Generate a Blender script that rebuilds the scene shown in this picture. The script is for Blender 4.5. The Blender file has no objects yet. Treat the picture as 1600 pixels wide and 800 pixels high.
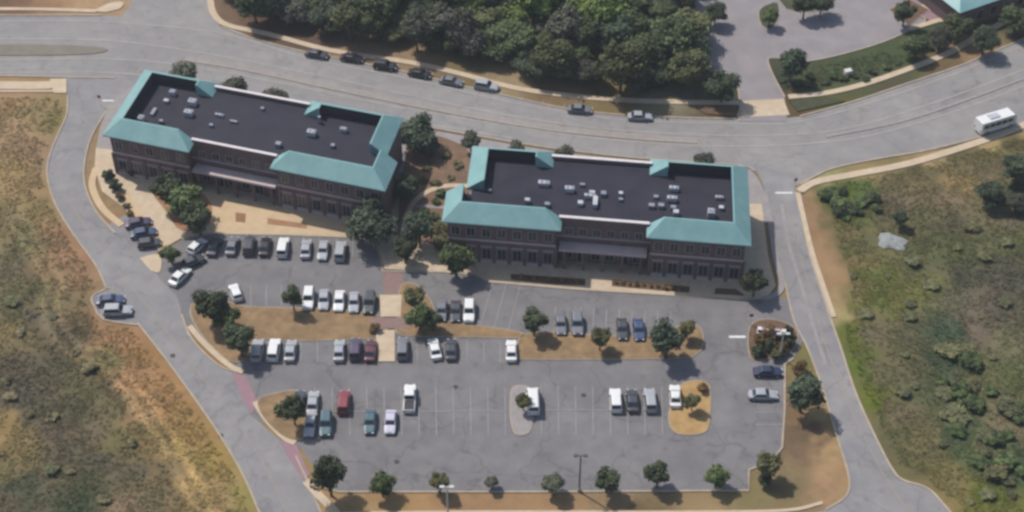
import bpy, math, random
import numpy as np
from mathutils import Vector, Matrix
from math import radians as R, sin, cos, pi
random.seed(11)
rng = np.random.RandomState(5)
S = bpy.context.scene
COL = S.collection

# ------------------------------------------------------------------ camera
PITCH, FPX, SC = R(43), 2520.0, 9.4
DIST = FPX / SC
CY, CZ = -DIST * cos(PITCH), DIST * sin(PITCH)
cd = bpy.data.cameras.new('camera'); cam = bpy.data.objects.new('camera', cd); COL.objects.link(cam)
cam.location = (0, CY, CZ); cam.rotation_euler = (R(90) - PITCH, 0, 0)
cd.sensor_width = 36; cd.lens = 36 * FPX / 1600; cd.clip_end = 6000; cd.clip_start = 1
S.camera = cam
HAZE = .00016
# ------------------------------------------------------------------ light
SUNV = Vector((-0.449, 0.367, 0.816)).normalized()
w = bpy.data.worlds.new('World'); S.world = w; w.use_nodes = True
nt = w.node_tree; bg = nt.nodes['Background']
sky = nt.nodes.new('ShaderNodeTexSky'); sky.sky_type = 'NISHITA'; sky.sun_disc = False
sky.sun_elevation = math.asin(SUNV.z); sky.sun_rotation = math.atan2(SUNV.x, SUNV.y) % (2 * pi)
sky.altitude = 200; sky.air_density = 1.2; sky.dust_density = 2.0
nt.links.new(sky.outputs[0], bg.inputs[0]); bg.inputs[1].default_value = 0.10
sl = bpy.data.lights.new('sun', 'SUN'); sl.energy = 3.5; sl.angle = R(1.0); sl.color = (1, .95, .88)
so = bpy.data.objects.new('sun', sl); COL.objects.link(so)
so.rotation_euler = (-SUNV).to_track_quat('-Z', 'Y').to_euler(); so.location = (-100, 80, 200)
S.view_settings.view_transform = 'Standard'; S.view_settings.look = 'None'
S.view_settings.exposure = 0.48; S.view_settings.gamma = 1.0
S.render.engine = 'CYCLES'
S.cycles.pixel_filter_type = 'BLACKMAN_HARRIS'; S.cycles.filter_width = 2.9
S.cycles.max_bounces = 4; S.cycles.diffuse_bounces = 2; S.cycles.transparent_max_bounces = 4

# ------------------------------------------------------------------ helpers
def G(px, py, z=0.0):
    """point of the place at height z seen at photo pixel (px, py)"""
    x = (px - 800) / FPX; y = -(py - 400) / FPX
    dy = cos(PITCH) + y * sin(PITCH); dz = -sin(PITCH) + y * cos(PITCH)
    k = (z - CZ) / dz
    return (x * k, CY + dy * k)

def lin(c):
    c = c / 255.0
    return c / 12.92 if c <= 0.04045 else ((c + 0.055) / 1.055) ** 2.4
KEXP = 1.42
def sr(r, g, b, k=KEXP):
    """albedo of a sunlit level surface of the measured tone"""
    return (lin(r) / k, lin(g) / k, lin(b) / k)

def catmull(pts, n=6, closed=False):
    P = [np.array(p, float) for p in pts]; out = []
    N = len(P); rngk = range(N if closed else N - 1)
    for i in rngk:
        p1, p2 = P[i], P[(i + 1) % N]
        p0 = P[(i - 1) % N] if (closed or i > 0) else 2 * p1 - p2
        p3 = P[(i + 2) % N] if (closed or i < N - 2) else 2 * p2 - p1
        for k in range(n):
            t = k / n
            out.append(tuple(0.5 * ((2 * p1) + (p2 - p0) * t + (2 * p0 - 5 * p1 + 4 * p2 - p3) * t * t + (3 * p1 - p0 - 3 * p2 + p3) * t ** 3)))
    if not closed: out.append(tuple(P[-1]))
    return out

def prop(o, label=None, cat=None, group=None, kind=None):
    if label: o['label'] = label
    if cat: o['category'] = cat
    if group: o['group'] = group
    if kind: o['kind'] = kind
    return o

def mesh(name, verts, faces, mats, smooth=False, mi=None):
    me = bpy.data.meshes.new(name); me.from_pydata([tuple(v) for v in verts], [], faces)
    for m in (mats if isinstance(mats, (list, tuple)) else [mats]): me.materials.append(m)
    if mi: me.polygons.foreach_set('material_index', mi)
    if smooth: me.polygons.foreach_set('use_smooth', [True] * len(me.polygons))
    me.update(); return me

def ob(name, me, parent=None, loc=(0, 0, 0), rz=0):
    o = bpy.data.objects.new(name, me); COL.objects.link(o); o.location = loc; o.rotation_euler = (0, 0, rz)
    if parent: o.parent = parent
    return o

def empty(name, loc, rz=0):
    o = bpy.data.objects.new(name, None); COL.objects.link(o); o.location = loc; o.rotation_euler = (0, 0, rz)
    o.empty_display_size = .5
    return o

def copy_tree(o, parent=None):
    c = o.copy(); COL.objects.link(c)
    if parent: c.parent = parent
    for ch in [q for q in KIDS.get(o.name, [])]: copy_tree_child(ch, c)
    return c
def copy_tree_child(o, parent):
    c = o.copy(); COL.objects.link(c); c.parent = parent
    for ch in KIDS.get(o.name, []): copy_tree_child(ch, c)
KIDS = {}
def index_kids(root):
    ks = list(root.children); KIDS[root.name] = ks
    for k in ks: index_kids(k)

class MB:
    def __init__(s): s.v = []; s.f = []; s.m = []
    def add(s, verts, faces, mi=0):
        n = len(s.v); s.v += [tuple(v) for v in verts]; s.f += [[i + n for i in f] for f in faces]; s.m += [mi] * len(faces); return s
    def box(s, x0, x1, y0, y1, z0, z1, mi=0, T=None):
        v = [(x, y, z) for z in (z0, z1) for x, y in ((x0, y0), (x1, y0), (x1, y1), (x0, y1))]
        if T: v = [T(*p) for p in v]
        return s.add(v, [[3, 2, 1, 0], [4, 5, 6, 7], [0, 1, 5, 4], [1, 2, 6, 5], [2, 3, 7, 6], [3, 0, 4, 7]], mi)
    def tube(s, p0, p1, r0, r1, n=8, mi=0, caps=True):
        p0 = Vector(p0); p1 = Vector(p1); d = (p1 - p0).normalized()
        a = d.orthogonal().normalized(); b = d.cross(a)
        v = []
        for p, r in ((p0, r0), (p1, r1)):
            for i in range(n):
                t = 2 * pi * i / n; v.append(p + a * (cos(t) * r) + b * (sin(t) * r))
        f = [[i, (i + 1) % n, n + (i + 1) % n, n + i] for i in range(n)]
        if caps: f += [list(range(n))[::-1], list(range(n, 2 * n))]
        return s.add(v, f, mi)
    def prism(s, poly, z0, z1, mi=0, T=None, side=None):
        n = len(poly); v = [(x, y, z0) for x, y in poly] + [(x, y, z1) for x, y in poly]
        if T: v = [T(*p) for p in v]
        s.add(v, [list(range(n, 2 * n))], mi)
        s.add(v, [[i, (i + 1) % n, n + (i + 1) % n, n + i] for i in range(n)], mi if side is None else side)
        return s
    def ribbon(s, pts, width, z0, z1, mi=0, closed=False, off=0.0):
        P = [Vector((p[0], p[1])) for p in pts]; n = len(P); L = []; Rr = []
        for i in range(n):
            a = P[(i - 1) % n] if (closed or i) else P[i]; b = P[(i + 1) % n] if (closed or i < n - 1) else P[i]
            d = (b - a); d = d.normalized() if d.length > 1e-6 else Vector((1, 0)); q = Vector((-d.y, d.x))
            L.append(P[i] + q * (off + width / 2)); Rr.append(P[i] + q * (off - width / 2))
        v = [(p.x, p.y, z1) for p in L] + [(p.x, p.y, z1) for p in Rr] + [(p.x, p.y, z0) for p in L] + [(p.x, p.y, z0) for p in Rr]
        f = []
        for i in range(n if closed else n - 1):
            j = (i + 1) % n
            f += [[n + i, n + j, j, i], [i, j, 2 * n + j, 2 * n + i], [n + j, n + i, 3 * n + i, 3 * n + j]]
        if not closed: f += [[0, 2 * n, 3 * n, n], [n - 1, 2 * n - 1, 4 * n - 1, 3 * n - 1]]
        return s.add(v, f, mi)
    def build(s, name, mats, parent=None, smooth=False, loc=(0, 0, 0), rz=0):
        return ob(name, mesh(name, s.v, s.f, mats, smooth, s.m), parent, loc, rz)

def GP(pts, z=0, n=0, closed=False):
    q = catmull(pts, n, closed) if n else pts
    return [G(x, y, z) for x, y in q]

# ------------------------------------------------------------------ materials
def mat(name, c1, c2=None, scale=1.0, rough=.85, c3=None, scale2=.12, bump=0, bscale=8, metal=0, attr=None, spec=.3, detail=6, amt3=.5, objspace=False):
    m = bpy.data.materials.new(name); m.use_nodes = True; t = m.node_tree; n = t.nodes; l = t.links
    b = n['Principled BSDF']; b.inputs['Roughness'].default_value = rough; b.inputs['Metallic'].default_value = metal
    b.inputs['Specular IOR Level'].default_value = spec
    if objspace:
        tc = n.new('ShaderNodeTexCoord').outputs['Object']
    else:
        tc = n.new('ShaderNodeNewGeometry').outputs['Position']
    def noise(sc, det=6, rg=.6):
        x = n.new('ShaderNodeTexNoise'); x.inputs['Scale'].default_value = sc; x.inputs['Detail'].default_value = det; x.inputs['Roughness'].default_value = rg
        l.new(tc, x.inputs['Vector']); return x.outputs['Fac']
    def ramp(src, a, bb):
        r = n.new('ShaderNodeMapRange'); r.inputs['From Min'].default_value = a; r.inputs['From Max'].default_value = bb
        l.new(src, r.inputs['Value']); return r.outputs['Result']
    def mix(f, a, bb, typ='MIX'):
        x = n.new('ShaderNodeMix'); x.data_type = 'RGBA'; x.blend_type = typ
        if isinstance(f, float): x.inputs[0].default_value = f
        else: l.new(f, x.inputs[0])
        for k, q in ((6, a), (7, bb)):
            if isinstance(q, tuple): x.inputs[k].default_value = (*q[:3], 1)
            else: l.new(q, x.inputs[k])
        return x.outputs[2]
    if attr:
        at = n.new('ShaderNodeAttribute'); at.attribute_name = attr; base = at.outputs['Color']
        f = ramp(noise(scale, detail, .7), .3, .7)
        g = n.new('ShaderNodeMix'); g.data_type = 'RGBA'; l.new(f, g.inputs[0])
        g.inputs[6].default_value = (c1, c1, c1, 1); g.inputs[7].default_value = (c2, c2, c2, 1)
        base = mix(1.0, base, g.outputs[2], 'MULTIPLY')
        if c3:
            f2 = ramp(noise(scale2, 5, .65), .52, .66)
            mm = n.new('ShaderNodeMath'); mm.operation = 'MULTIPLY'; l.new(f2, mm.inputs[0]); mm.inputs[1].default_value = amt3
            base = mix(mm.outputs[0], base, mix(1.0, base, c3, 'MULTIPLY'))
    else:
        base = mix(ramp(noise(scale, detail), .32, .68), c1, c2) if c2 else c1
        if c3:
            f2 = ramp(noise(scale2, 5, .7), .42, .7)
            mm = n.new('ShaderNodeMath'); mm.operation = 'MULTIPLY'; l.new(f2, mm.inputs[0]); mm.inputs[1].default_value = amt3
            base = mix(mm.outputs[0], base, c3)
    if isinstance(base, tuple): b.inputs['Base Color'].default_value = (*base[:3], 1)
    else: l.new(base, b.inputs['Base Color'])
    if bump:
        bp = n.new('ShaderNodeBump'); bp.inputs['Strength'].default_value = bump; bp.inputs['Distance'].default_value = .1
        l.new(noise(bscale, 4), bp.inputs['Height']); l.new(bp.outputs[0], b.inputs['Normal'])
    return m

M = {}
M['road'] = mat('road_asphalt', sr(141, 137, 136), sr(154, 150, 147), .35, .9, sr(124, 121, 123), .06, .15, 20)
M['lot'] = mat('lot_asphalt', sr(119, 116, 117), sr(133, 130, 130), .3, .9, sr(102, 100, 103), .09, .15, 20)
M['lane'] = mat('street_asphalt', sr(135, 132, 133), sr(152, 149, 147), .3, .9, sr(118, 118, 121), .08, .15, 20)
def wear(m, crack=.35, patch=.12):
    t = m.node_tree; n = t.nodes; l = t.links; b = n['Principled BSDF']; src = b.inputs['Base Color'].links[0].from_socket
    pos = n.new('ShaderNodeNewGeometry').outputs['Position']
    w1 = n.new('ShaderNodeTexNoise'); w1.inputs['Scale'].default_value = .25; l.new(pos, w1.inputs['Vector'])
    ad = n.new('ShaderNodeVectorMath'); ad.operation = 'MULTIPLY_ADD'; l.new(w1.outputs['Color'], ad.inputs[0]); ad.inputs[1].default_value = (7, 7, 0); l.new(pos, ad.inputs[2])
    vo = n.new('ShaderNodeTexVoronoi'); vo.feature = 'DISTANCE_TO_EDGE'; vo.inputs['Scale'].default_value = .09; l.new(ad.outputs[0], vo.inputs['Vector'])
    r = n.new('ShaderNodeMapRange'); r.inputs['From Max'].default_value = .018; r.inputs['To Min'].default_value = 1 - crack; r.inputs['To Max'].default_value = 1; l.new(vo.outputs['Distance'], r.inputs['Value'])
    v2 = n.new('ShaderNodeTexVoronoi'); v2.inputs['Scale'].default_value = .055; v2.distance = 'CHEBYCHEV'; l.new(pos, v2.inputs['Vector'])
    sp = n.new('ShaderNodeSeparateColor'); l.new(v2.outputs['Color'], sp.inputs[0])
    r2 = n.new('ShaderNodeMapRange'); r2.inputs['To Min'].default_value = 1 - patch; r2.inputs['To Max'].default_value = 1 + patch * .6; l.new(sp.outputs[0], r2.inputs['Value'])
    v3 = n.new('ShaderNodeTexVoronoi'); v3.inputs['Scale'].default_value = .35; l.new(pos, v3.inputs['Vector'])
    r3 = n.new('ShaderNodeMapRange'); r3.inputs['From Min'].default_value = .05; r3.inputs['From Max'].default_value = .22; r3.inputs['To Min'].default_value = .82; l.new(v3.outputs['Distance'], r3.inputs['Value'])
    m1 = n.new('ShaderNodeMath'); m1.operation = 'MULTIPLY'; l.new(r.outputs[0], m1.inputs[0]); l.new(r2.outputs[0], m1.inputs[1])
    m2 = n.new('ShaderNodeMath'); m2.operation = 'MULTIPLY'; l.new(m1.outputs[0], m2.inputs[0]); l.new(r3.outputs[0], m2.inputs[1])
    v = n.new('ShaderNodeVectorMath'); v.operation = 'SCALE'; l.new(src, v.inputs[0]); l.new(m2.outputs[0], v.inputs['Scale']); l.new(v.outputs[0], b.inputs['Base Color'])
wear(M['road'], .18, .05); wear(M['lot'], .25, .06); wear(M['lane'], .2, .05)
M['pinklot'] = mat('pale_lot_asphalt', sr(138, 132, 134), sr(154, 147, 148), .25, .9, sr(130, 124, 126), .07)
M['conc'] = mat('tan_concrete', sr(192, 172, 148), sr(208, 189, 162), .8, .9, sr(180, 158, 134), .15, .1)
M['conc_grey'] = mat('grey_concrete', sr(146, 140, 140), sr(162, 155, 152), .9, .9, sr(132, 127, 126), .15)
M['kerb'] = mat('kerb_concrete', sr(160, 148, 132), sr(186, 172, 152), .7, .9, sr(160, 142, 122), .2)
M['patio'] = mat('patio_concrete', sr(196, 170, 136), sr(210, 184, 150), .6, .9, sr(182, 158, 128), .12)
M['brickpave'] = mat('brick_paving', sr(132, 108, 104), sr(146, 120, 114), 1.5, .9)
M['redpave'] = mat('red_paving', sr(148, 116, 124), sr(156, 126, 132), .8, .9)
M['mulch'] = mat('bark_mulch', sr(130, 106, 80), sr(162, 134, 98), .6, .95, sr(100, 86, 64), .25, .4, 6)
M['soil'] = mat('bare_soil', sr(150, 112, 86), sr(172, 130, 96), .4, .95, sr(126, 96, 74), .15, .4, 6)
M['straw'] = mat('straw_mulch', sr(166, 134, 86), sr(194, 162, 112), .5, .95, sr(140, 108, 70), .3, .3, 6)
M['garden'] = mat('garden_soil', sr(112, 92, 76), sr(142, 112, 90), .5, .95, sr(92, 80, 56), .2, .4, 6)
M['bed'] = mat('dark_bed_soil', sr(92, 72, 58), sr(120, 96, 76), .8, .95)
M['lawn'] = mat('lawn', sr(58, 64, 46), sr(76, 80, 56), .5, .95, sr(92, 84, 58), .12, .4, 6)
M['median'] = mat('median_turf', sr(126, 118, 106), sr(138, 130, 118), .5, .95, sr(112, 106, 96), .2)
M['white'] = mat('white_paint', (.6, .6, .58), (.42, .42, .42), 2.5, .7)
M['fadewhite'] = mat('worn_white_paint', sr(142, 140, 144), sr(166, 164, 166), .5, .8)
M['lineroad'] = mat('worn_road_line', sr(158, 152, 146), sr(184, 176, 166), .25, .8)
M['yellow'] = mat('worn_yellow_paint', sr(160, 148, 120), sr(150, 142, 130), 1.5, .8)
M['brick'] = mat('brick_wall', (.105, .070, .070), (.155, .105, .10), 1.2, .9, (.085, .058, .058), .3, .2, 12)
M['band'] = mat('stone_band', (.42, .34, .33), (.36, .29, .28), 1, .9)
M['pale'] = mat('pale_coping', (.55, .5, .5), (.48, .44, .44), 1, .8)
M['memb'] = mat('roof_membrane', (.008, .009, .018), (.017, .017, .029), .3, .8, (.026, .022, .033), .14)
M['unit'] = mat('rooftop_unit_metal', (.42, .42, .45), (.28, .28, .32), 1.2, .5)
M['unitgrey'] = mat('grey_duct_metal', (.22, .23, .27), (.16, .17, .21), 1.2, .5)
M['glass'] = mat('window_glass', (.02, .022, .03), rough=.12, spec=.6)
M['frame'] = mat('window_frame', (.30, .28, .29), rough=.6)
M['trunk'] = mat('bark', (.09, .065, .045), (.05, .038, .03), 3, .95, objspace=True)
M['pole'] = mat('dark_pole_metal', (.06, .055, .055), rough=.5)
M['greypole'] = mat('galvanised_pole', (.42, .43, .42), rough=.5)
M['tyre'] = mat('tyre_rubber', (.015, .015, .016), rough=.8)
M['rim'] = mat('rim_alloy', (.45, .45, .46), rough=.35, metal=.6)
M['lamp'] = mat('headlight_glass', (.7, .7, .68), rough=.15, spec=.6)
M['tail'] = mat('taillight_red', (.3, .02, .02), rough=.25)
M['carglass'] = mat('car_glass', (.02, .023, .028), rough=.08, spec=.7)
M['ramp_metal'] = mat('dark_trim', (.03, .03, .03), rough=.5)

def teal(name, c1, c2):
    m = mat(name, c1, c2, .35, .5, tuple(x * .86 for x in c1), .5)
    t = m.node_tree; n = t.nodes; l = t.links
    uv = n.new('ShaderNodeUVMap'); sp = n.new('ShaderNodeSeparateXYZ'); l.new(uv.outputs[0], sp.inputs[0])
    a = n.new('ShaderNodeMath'); a.operation = 'FRACT'
    d = n.new('ShaderNodeMath'); d.operation = 'DIVIDE'; l.new(sp.outputs[0], d.inputs[0]); d.inputs[1].default_value = .6; l.new(d.outputs[0], a.inputs[0])
    c = n.new('ShaderNodeMath'); c.operation = 'LESS_THAN'; l.new(a.outputs[0], c.inputs[0]); c.inputs[1].default_value = .16
    bp = n.new('ShaderNodeBump'); bp.inputs['Strength'].default_value = .6; bp.inputs['Distance'].default_value = .06
    l.new(c.outputs[0], bp.inputs['Height']); l.new(bp.outputs[0], n['Principled BSDF'].inputs['Normal'])
    return m
M['teal'] = teal('teal_metal_roof', (.140, .265, .268), (.182, .310, .308))

# foliage materials
def leafmat(name, c, var=.35):
    m = bpy.data.materials.new(name); m.use_nodes = True; t = m.node_tree; n = t.nodes; l = t.links
    b = n['Principled BSDF']; b.inputs['Roughness'].default_value = .7; b.inputs['Specular IOR Level'].default_value = .15
    tc = n.new('ShaderNodeTexCoord'); nz = n.new('ShaderNodeTexNoise'); nz.inputs['Scale'].default_value = .9; nz.inputs['Detail'].default_value = 4
    l.new(tc.outputs['Object'], nz.inputs['Vector'])
    r = n.new('ShaderNodeMapRange'); r.inputs['From Min'].default_value = .35; r.inputs['From Max'].default_value = .65
    l.new(nz.outputs['Fac'], r.inputs['Value'])
    x = n.new('ShaderNodeMix'); x.data_type = 'RGBA'; l.new(r.outputs[0], x.inputs[0])
    x.inputs[6].default_value = (*[q * (1 - var) for q in c], 1); x.inputs[7].default_value = (c[0] * (1 + var * 1.2), c[1] * (1 + var), c[2] * (1 + var * .6), 1)
    oi = n.new('ShaderNodeObjectInfo'); hv = n.new('ShaderNodeHueSaturation')
    mr = n.new('ShaderNodeMapRange'); mr.inputs['To Min'].default_value = .75; mr.inputs['To Max'].default_value = 1.25; l.new(oi.outputs['Random'], mr.inputs['Value'])
    l.new(mr.outputs[0], hv.inputs['Value']); l.new(x.outputs[2], hv.inputs['Color']); l.new(hv.outputs[0], b.inputs['Base Color'])
    return m
L = {'wood1': leafmat('leaves_wood_green', (.062, .084, .040), .5), 'wood2': leafmat('leaves_wood_olive', (.074, .086, .040), .5), 'wood3': leafmat('leaves_wood_deep', (.042, .059, .037), .5), 'wood4': leafmat('leaves_wood_grey', (.066, .070, .054), .45),
 'scrub': leafmat('leaves_scrub', (.12, .125, .065)), 'scrub2': leafmat('leaves_scrub_brown', (.14, .125, .07)),'dark': leafmat('leaves_dark', (.048, .062, .034)), 'blue': leafmat('leaves_bluegreen', (.048, .066, .044)),
     'mid': leafmat('leaves_mid', (.068, .096, .040), .5), 'olive': leafmat('leaves_olive', (.105, .105, .052)),
     'bright': leafmat('leaves_bright', (.105, .15, .04)), 'brown': leafmat('leaves_ochre', (.17, .11, .05)),
     'grey': leafmat('leaves_greygreen', (.085, .095, .07))}

# ------------------------------------------------------------------ ground sheet
SAMP = [(1262,360,150,112,84),(1275,395,158,118,88),(1290,420,162,122,92),(1272,330,140,108,80),(1302,395,146,112,84),(1290,350,118,98,66),(1314,430,150,118,88),(1258,325,146,112,84), # photo tones of the open ground: x, y, r, g, b
 (20,160,160,126,92),(60,170,140,120,82),(90,185,132,116,70),(20,215,158,126,96),(50,240,150,118,92),(90,250,142,116,92),(15,270,156,128,86),(50,290,152,124,86),
 (60,330,140,118,78),(20,345,128,112,78),(100,365,150,112,84),(80,340,146,118,82),(110,400,156,116,86),(40,380,118,108,76),(10,420,106,96,76),(80,430,128,104,74),(130,430,152,116,88),
 (50,450,104,98,66),(100,470,124,108,76),(15,480,112,102,74),(10,520,138,118,80),(35,535,118,104,74),(60,500,100,90,74),(110,520,96,84,68),(150,500,148,112,80),(130,500,118,98,70),
 (190,540,168,122,86),(215,560,150,112,66),(170,560,110,98,64),(20,570,92,80,66),(80,570,94,86,68),(130,580,98,90,64),(200,590,166,122,88),(240,600,160,118,76),(150,610,100,92,64),(30,620,92,82,72),
 (60,640,86,80,62),(120,640,84,80,58),(180,640,108,100,68),(225,650,164,128,92),(260,640,158,118,72),(10,670,146,120,74),(30,700,130,110,72),(5,730,118,104,70),(80,680,98,84,72),(130,670,104,90,72),
 (190,690,108,98,62),(240,690,142,118,76),(280,700,164,134,82),(300,680,150,116,64),(330,720,150,124,62),(100,710,94,84,68),(160,720,84,78,62),(200,740,96,86,66),(260,740,118,100,72),(310,750,168,136,90),
 (30,760,74,78,60),(80,770,96,88,70),(140,770,78,78,52),(120,790,66,76,52),(190,790,136,112,90),(240,790,104,92,68),(300,790,136,112,74),(345,790,160,130,88),(375,780,136,124,64),(0,800,90,80,62),
 # right field
 (1285,300,88,90,52),(1330,300,84,92,50),(1300,320,84,86,56),(1350,295,78,92,58),(1400,290,118,100,70),(1450,270,98,84,54),(1500,240,92,82,48),(1540,235,96,86,50),(1580,225,84,76,44),(1400,310,118,98,82),(1450,300,116,96,72),
 (1500,290,140,114,76),(1480,310,124,102,78),(1560,270,118,100,78),(1590,300,62,68,54),(1550,330,110,98,72),(1330,340,88,90,60),(1300,350,84,82,54),(1380,330,96,84,66),(1440,340,100,92,64),(1490,350,96,86,66),(1590,340,116,98,84),
 (1320,390,86,84,50),(1350,380,96,92,60),(1450,390,86,84,62),(1500,400,82,82,60),(1560,390,98,94,64),(1600,380,88,86,60),(1340,430,92,92,54),(1380,430,92,96,58),(1440,430,98,92,62),(1500,430,78,72,62),(1560,430,90,82,72),(1590,450,88,80,68),
 (1330,480,90,88,52),(1370,470,94,94,58),(1420,460,104,100,66),(1450,450,112,108,72),(1480,470,104,94,78),(1520,480,108,94,78),(1560,480,96,82,74),(1600,500,102,90,70),(1330,530,92,94,52),(1370,520,108,94,72),(1420,520,96,88,66),(1480,520,74,82,68),
 (1530,520,116,96,82),(1570,530,112,104,76),(1340,570,88,96,48),(1380,580,104,92,66),(1420,570,100,90,66),(1480,560,72,78,64),(1530,580,112,104,72),(1590,590,90,90,64),(1370,620,94,98,48),(1410,640,112,96,72),(1460,620,86,88,66),(1510,640,78,84,66),
 (1570,650,118,102,78),(1600,660,116,98,78),(1400,680,98,90,60),(1450,690,112,98,68),(1500,690,74,82,66),(1550,690,84,88,66),(1430,720,100,90,56),(1480,740,122,104,64),(1520,730,84,90,62),(1570,740,62,76,56),(1600,720,72,78,62),(1500,770,128,108,64),
 (1540,780,98,98,56),(1600,790,98,96,58),(1480,790,140,112,66),(1560,800,96,94,56),
 # verges
 (1268,335,150,112,82),(1284,380,160,120,90),(1296,420,164,124,94),(1306,460,160,128,92),(1316,490,164,140,98),(1258,305,150,116,86),(1318,460,132,108,76),(1300,385,140,110,78),
 (1262,320,142,104,74),(1275,360,154,114,84),(1290,400,164,120,90),(1300,440,158,118,86),(1310,480,166,140,96),(1322,520,92,94,52),(1330,440,110,96,58),(1310,380,104,92,56),
 (1290,278,150,140,96),(1350,268,148,122,84),(1450,246,158,128,92),(1540,222,176,144,100),(1600,202,160,130,90),(1700,180,120,104,70),
 (30,8,120,86,62),(80,10,150,112,82),(130,12,168,134,98),(180,6,160,130,104),(0,-20,70,60,46),
 (380,70,140,112,92),(420,45,92,62,52),(480,60,96,70,58),(560,78,150,116,94),(650,95,142,112,86),(720,110,118,96,64),(800,128,150,124,96),(860,150,122,94,66),(900,140,128,106,70),(960,150,120,98,62),(1040,160,128,116,96),(1120,170,92,72,50),
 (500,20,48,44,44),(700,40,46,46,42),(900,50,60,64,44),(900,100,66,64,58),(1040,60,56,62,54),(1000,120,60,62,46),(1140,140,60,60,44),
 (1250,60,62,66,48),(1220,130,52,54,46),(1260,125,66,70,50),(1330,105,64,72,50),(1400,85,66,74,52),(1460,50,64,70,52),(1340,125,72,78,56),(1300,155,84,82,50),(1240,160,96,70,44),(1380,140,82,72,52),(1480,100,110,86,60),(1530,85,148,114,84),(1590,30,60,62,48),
 (690,235,120,100,84),(680,260,152,112,88),(700,280,160,118,92),(660,270,112,96,84),(650,240,92,80,68),(650,300,120,102,88),(690,370,96,84,46),(670,345,118,92,74),(655,350,76,60,58),(700,400,84,76,44),
 (1280,640,160,128,90),(1290,700,170,132,94),(1280,760,160,120,92),(1240,650,124,92,68),(1235,700,118,90,72),(1240,760,126,106,76),(1300,740,164,124,92),(1262,680,104,80,62),
 (560,782,160,122,86),(640,785,164,122,82),(740,780,152,112,82),(860,785,158,118,86),(980,785,146,116,92),(1100,785,150,120,88),(1180,785,128,110,74),(1000,798,106,86,56),
]
A = np.array(SAMP, float)
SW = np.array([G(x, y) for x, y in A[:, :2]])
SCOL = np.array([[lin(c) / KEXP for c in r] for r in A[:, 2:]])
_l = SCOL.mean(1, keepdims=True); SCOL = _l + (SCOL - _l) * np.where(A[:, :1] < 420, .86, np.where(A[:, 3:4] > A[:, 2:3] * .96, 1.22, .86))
SCOL *= np.where(A[:, :1] < 420, np.array([[1.03, 1.03, .90]]), np.array([[.99, 1.06, .90]]))
def nse(x, y, s, seed=0):
    r = np.random.RandomState(seed); v = np.zeros_like(x)
    for k in range(6):
        a = r.uniform(0, 2 * pi); f = s * (1 + k * .55); p = r.uniform(0, 6.3)
        v += np.sin((x * cos(a) + y * sin(a)) * f + p + 1.3 * np.sin((x * sin(a) - y * cos(a)) * f * .7 + p)) / (1 + .3 * k)
    return v / 3
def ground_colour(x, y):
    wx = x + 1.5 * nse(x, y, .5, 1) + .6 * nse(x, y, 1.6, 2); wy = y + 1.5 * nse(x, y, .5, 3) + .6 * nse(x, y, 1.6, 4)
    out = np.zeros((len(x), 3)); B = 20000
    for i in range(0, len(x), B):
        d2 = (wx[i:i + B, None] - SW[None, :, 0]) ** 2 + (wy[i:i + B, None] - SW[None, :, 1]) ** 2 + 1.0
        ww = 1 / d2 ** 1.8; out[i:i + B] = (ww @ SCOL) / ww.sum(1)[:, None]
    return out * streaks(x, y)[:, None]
FIELD_L = GP([(-300,148),(100,150),(100,182),(84,215),(72,245),(69,275),(80,318),(110,368),(140,415),(155,448),(138,462),(142,482),(160,506),(210,512),(255,570),(322,662),(368,738),(396,800),(430,870),(-300,1000)])
FIELD_R = GP([(1290,305),(1300,284),(1400,266),(1500,240),(1600,212),(1800,150),(1900,1000),(1560,850),(1500,795),(1440,750),(1400,725),(1372,665),(1345,610),(1320,540),(1314,508),(1330,500),(1326,440),(1306,380)])
def seg_dist(x, y, poly):
    d = np.full(len(x), 1e9); ins = np.zeros(len(x), bool); n = len(poly)
    for i in range(n):
        ax, ay = poly[i]; bx, by = poly[(i + 1) % n]
        t = np.clip(((x - ax) * (bx - ax) + (y - ay) * (by - ay)) / ((bx - ax) ** 2 + (by - ay) ** 2 + 1e-9), 0, 1)
        d = np.minimum(d, np.hypot(x - ax - t * (bx - ax), y - ay - t * (by - ay)))
        c = ((ay > y) != (by > y)); xx = (bx - ax) * (y - ay) / (by - ay + 1e-12) + ax
        ins ^= (c & (x < xx))
    return np.where(ins, d, -d)
def streaks(x, y):
    d = seg_dist(x, y, FIELD_L); w_ = np.clip((d - 1) / 1.5, 0, 1) * np.clip((14 - d) / 4, 0, 1) * np.clip((20 - y) / 25, 0, 1)
    d = d + .35 * nse(x, y, .25, 31)
    k = .50 * np.exp(-((d - 5.2) / .55) ** 2) + .44 * np.exp(-((d - 7.3) / .55) ** 2) - .2 * np.exp(-((d - 6.25) / .4) ** 2) - .26 * np.exp(-((d - 9.2) / .8) ** 2) - .12 * np.exp(-((d - 3.6) / .5) ** 2)
    return 1 + w_ * k
def field_h(x, y):
    m = np.zeros(len(x))
    for F in (FIELD_L, FIELD_R):
        s = np.clip((seg_dist(x, y, F) - 1.5) / 14, 0, 1); m = np.maximum(m, s * s * (3 - 2 * s))
    h = .9 * (nse(x, y, .09, 7) + .25) + .22 * nse(x, y, .45, 8) + .1 * nse(x, y, 1.3, 9)
    return m * h
def axis(a, b, st, out): 
    c = list(np.arange(a, b, st)); lo = [a - out * k for k in (40, 18, 8, 3.5, 1.4, .5)]; hi = [b + out * k for k in (.5, 1.4, 3.5, 8, 18, 40)]
    return np.array(lo + c + [b] + hi)
gx = axis(-122, 122, .5, 40); gy = axis(-64, 90, .5, 40)
X, Y = np.meshgrid(gx, gy); xf, yf = X.ravel(), Y.ravel()
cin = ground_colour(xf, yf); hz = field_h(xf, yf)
nx, ny = len(gx), len(gy)
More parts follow.
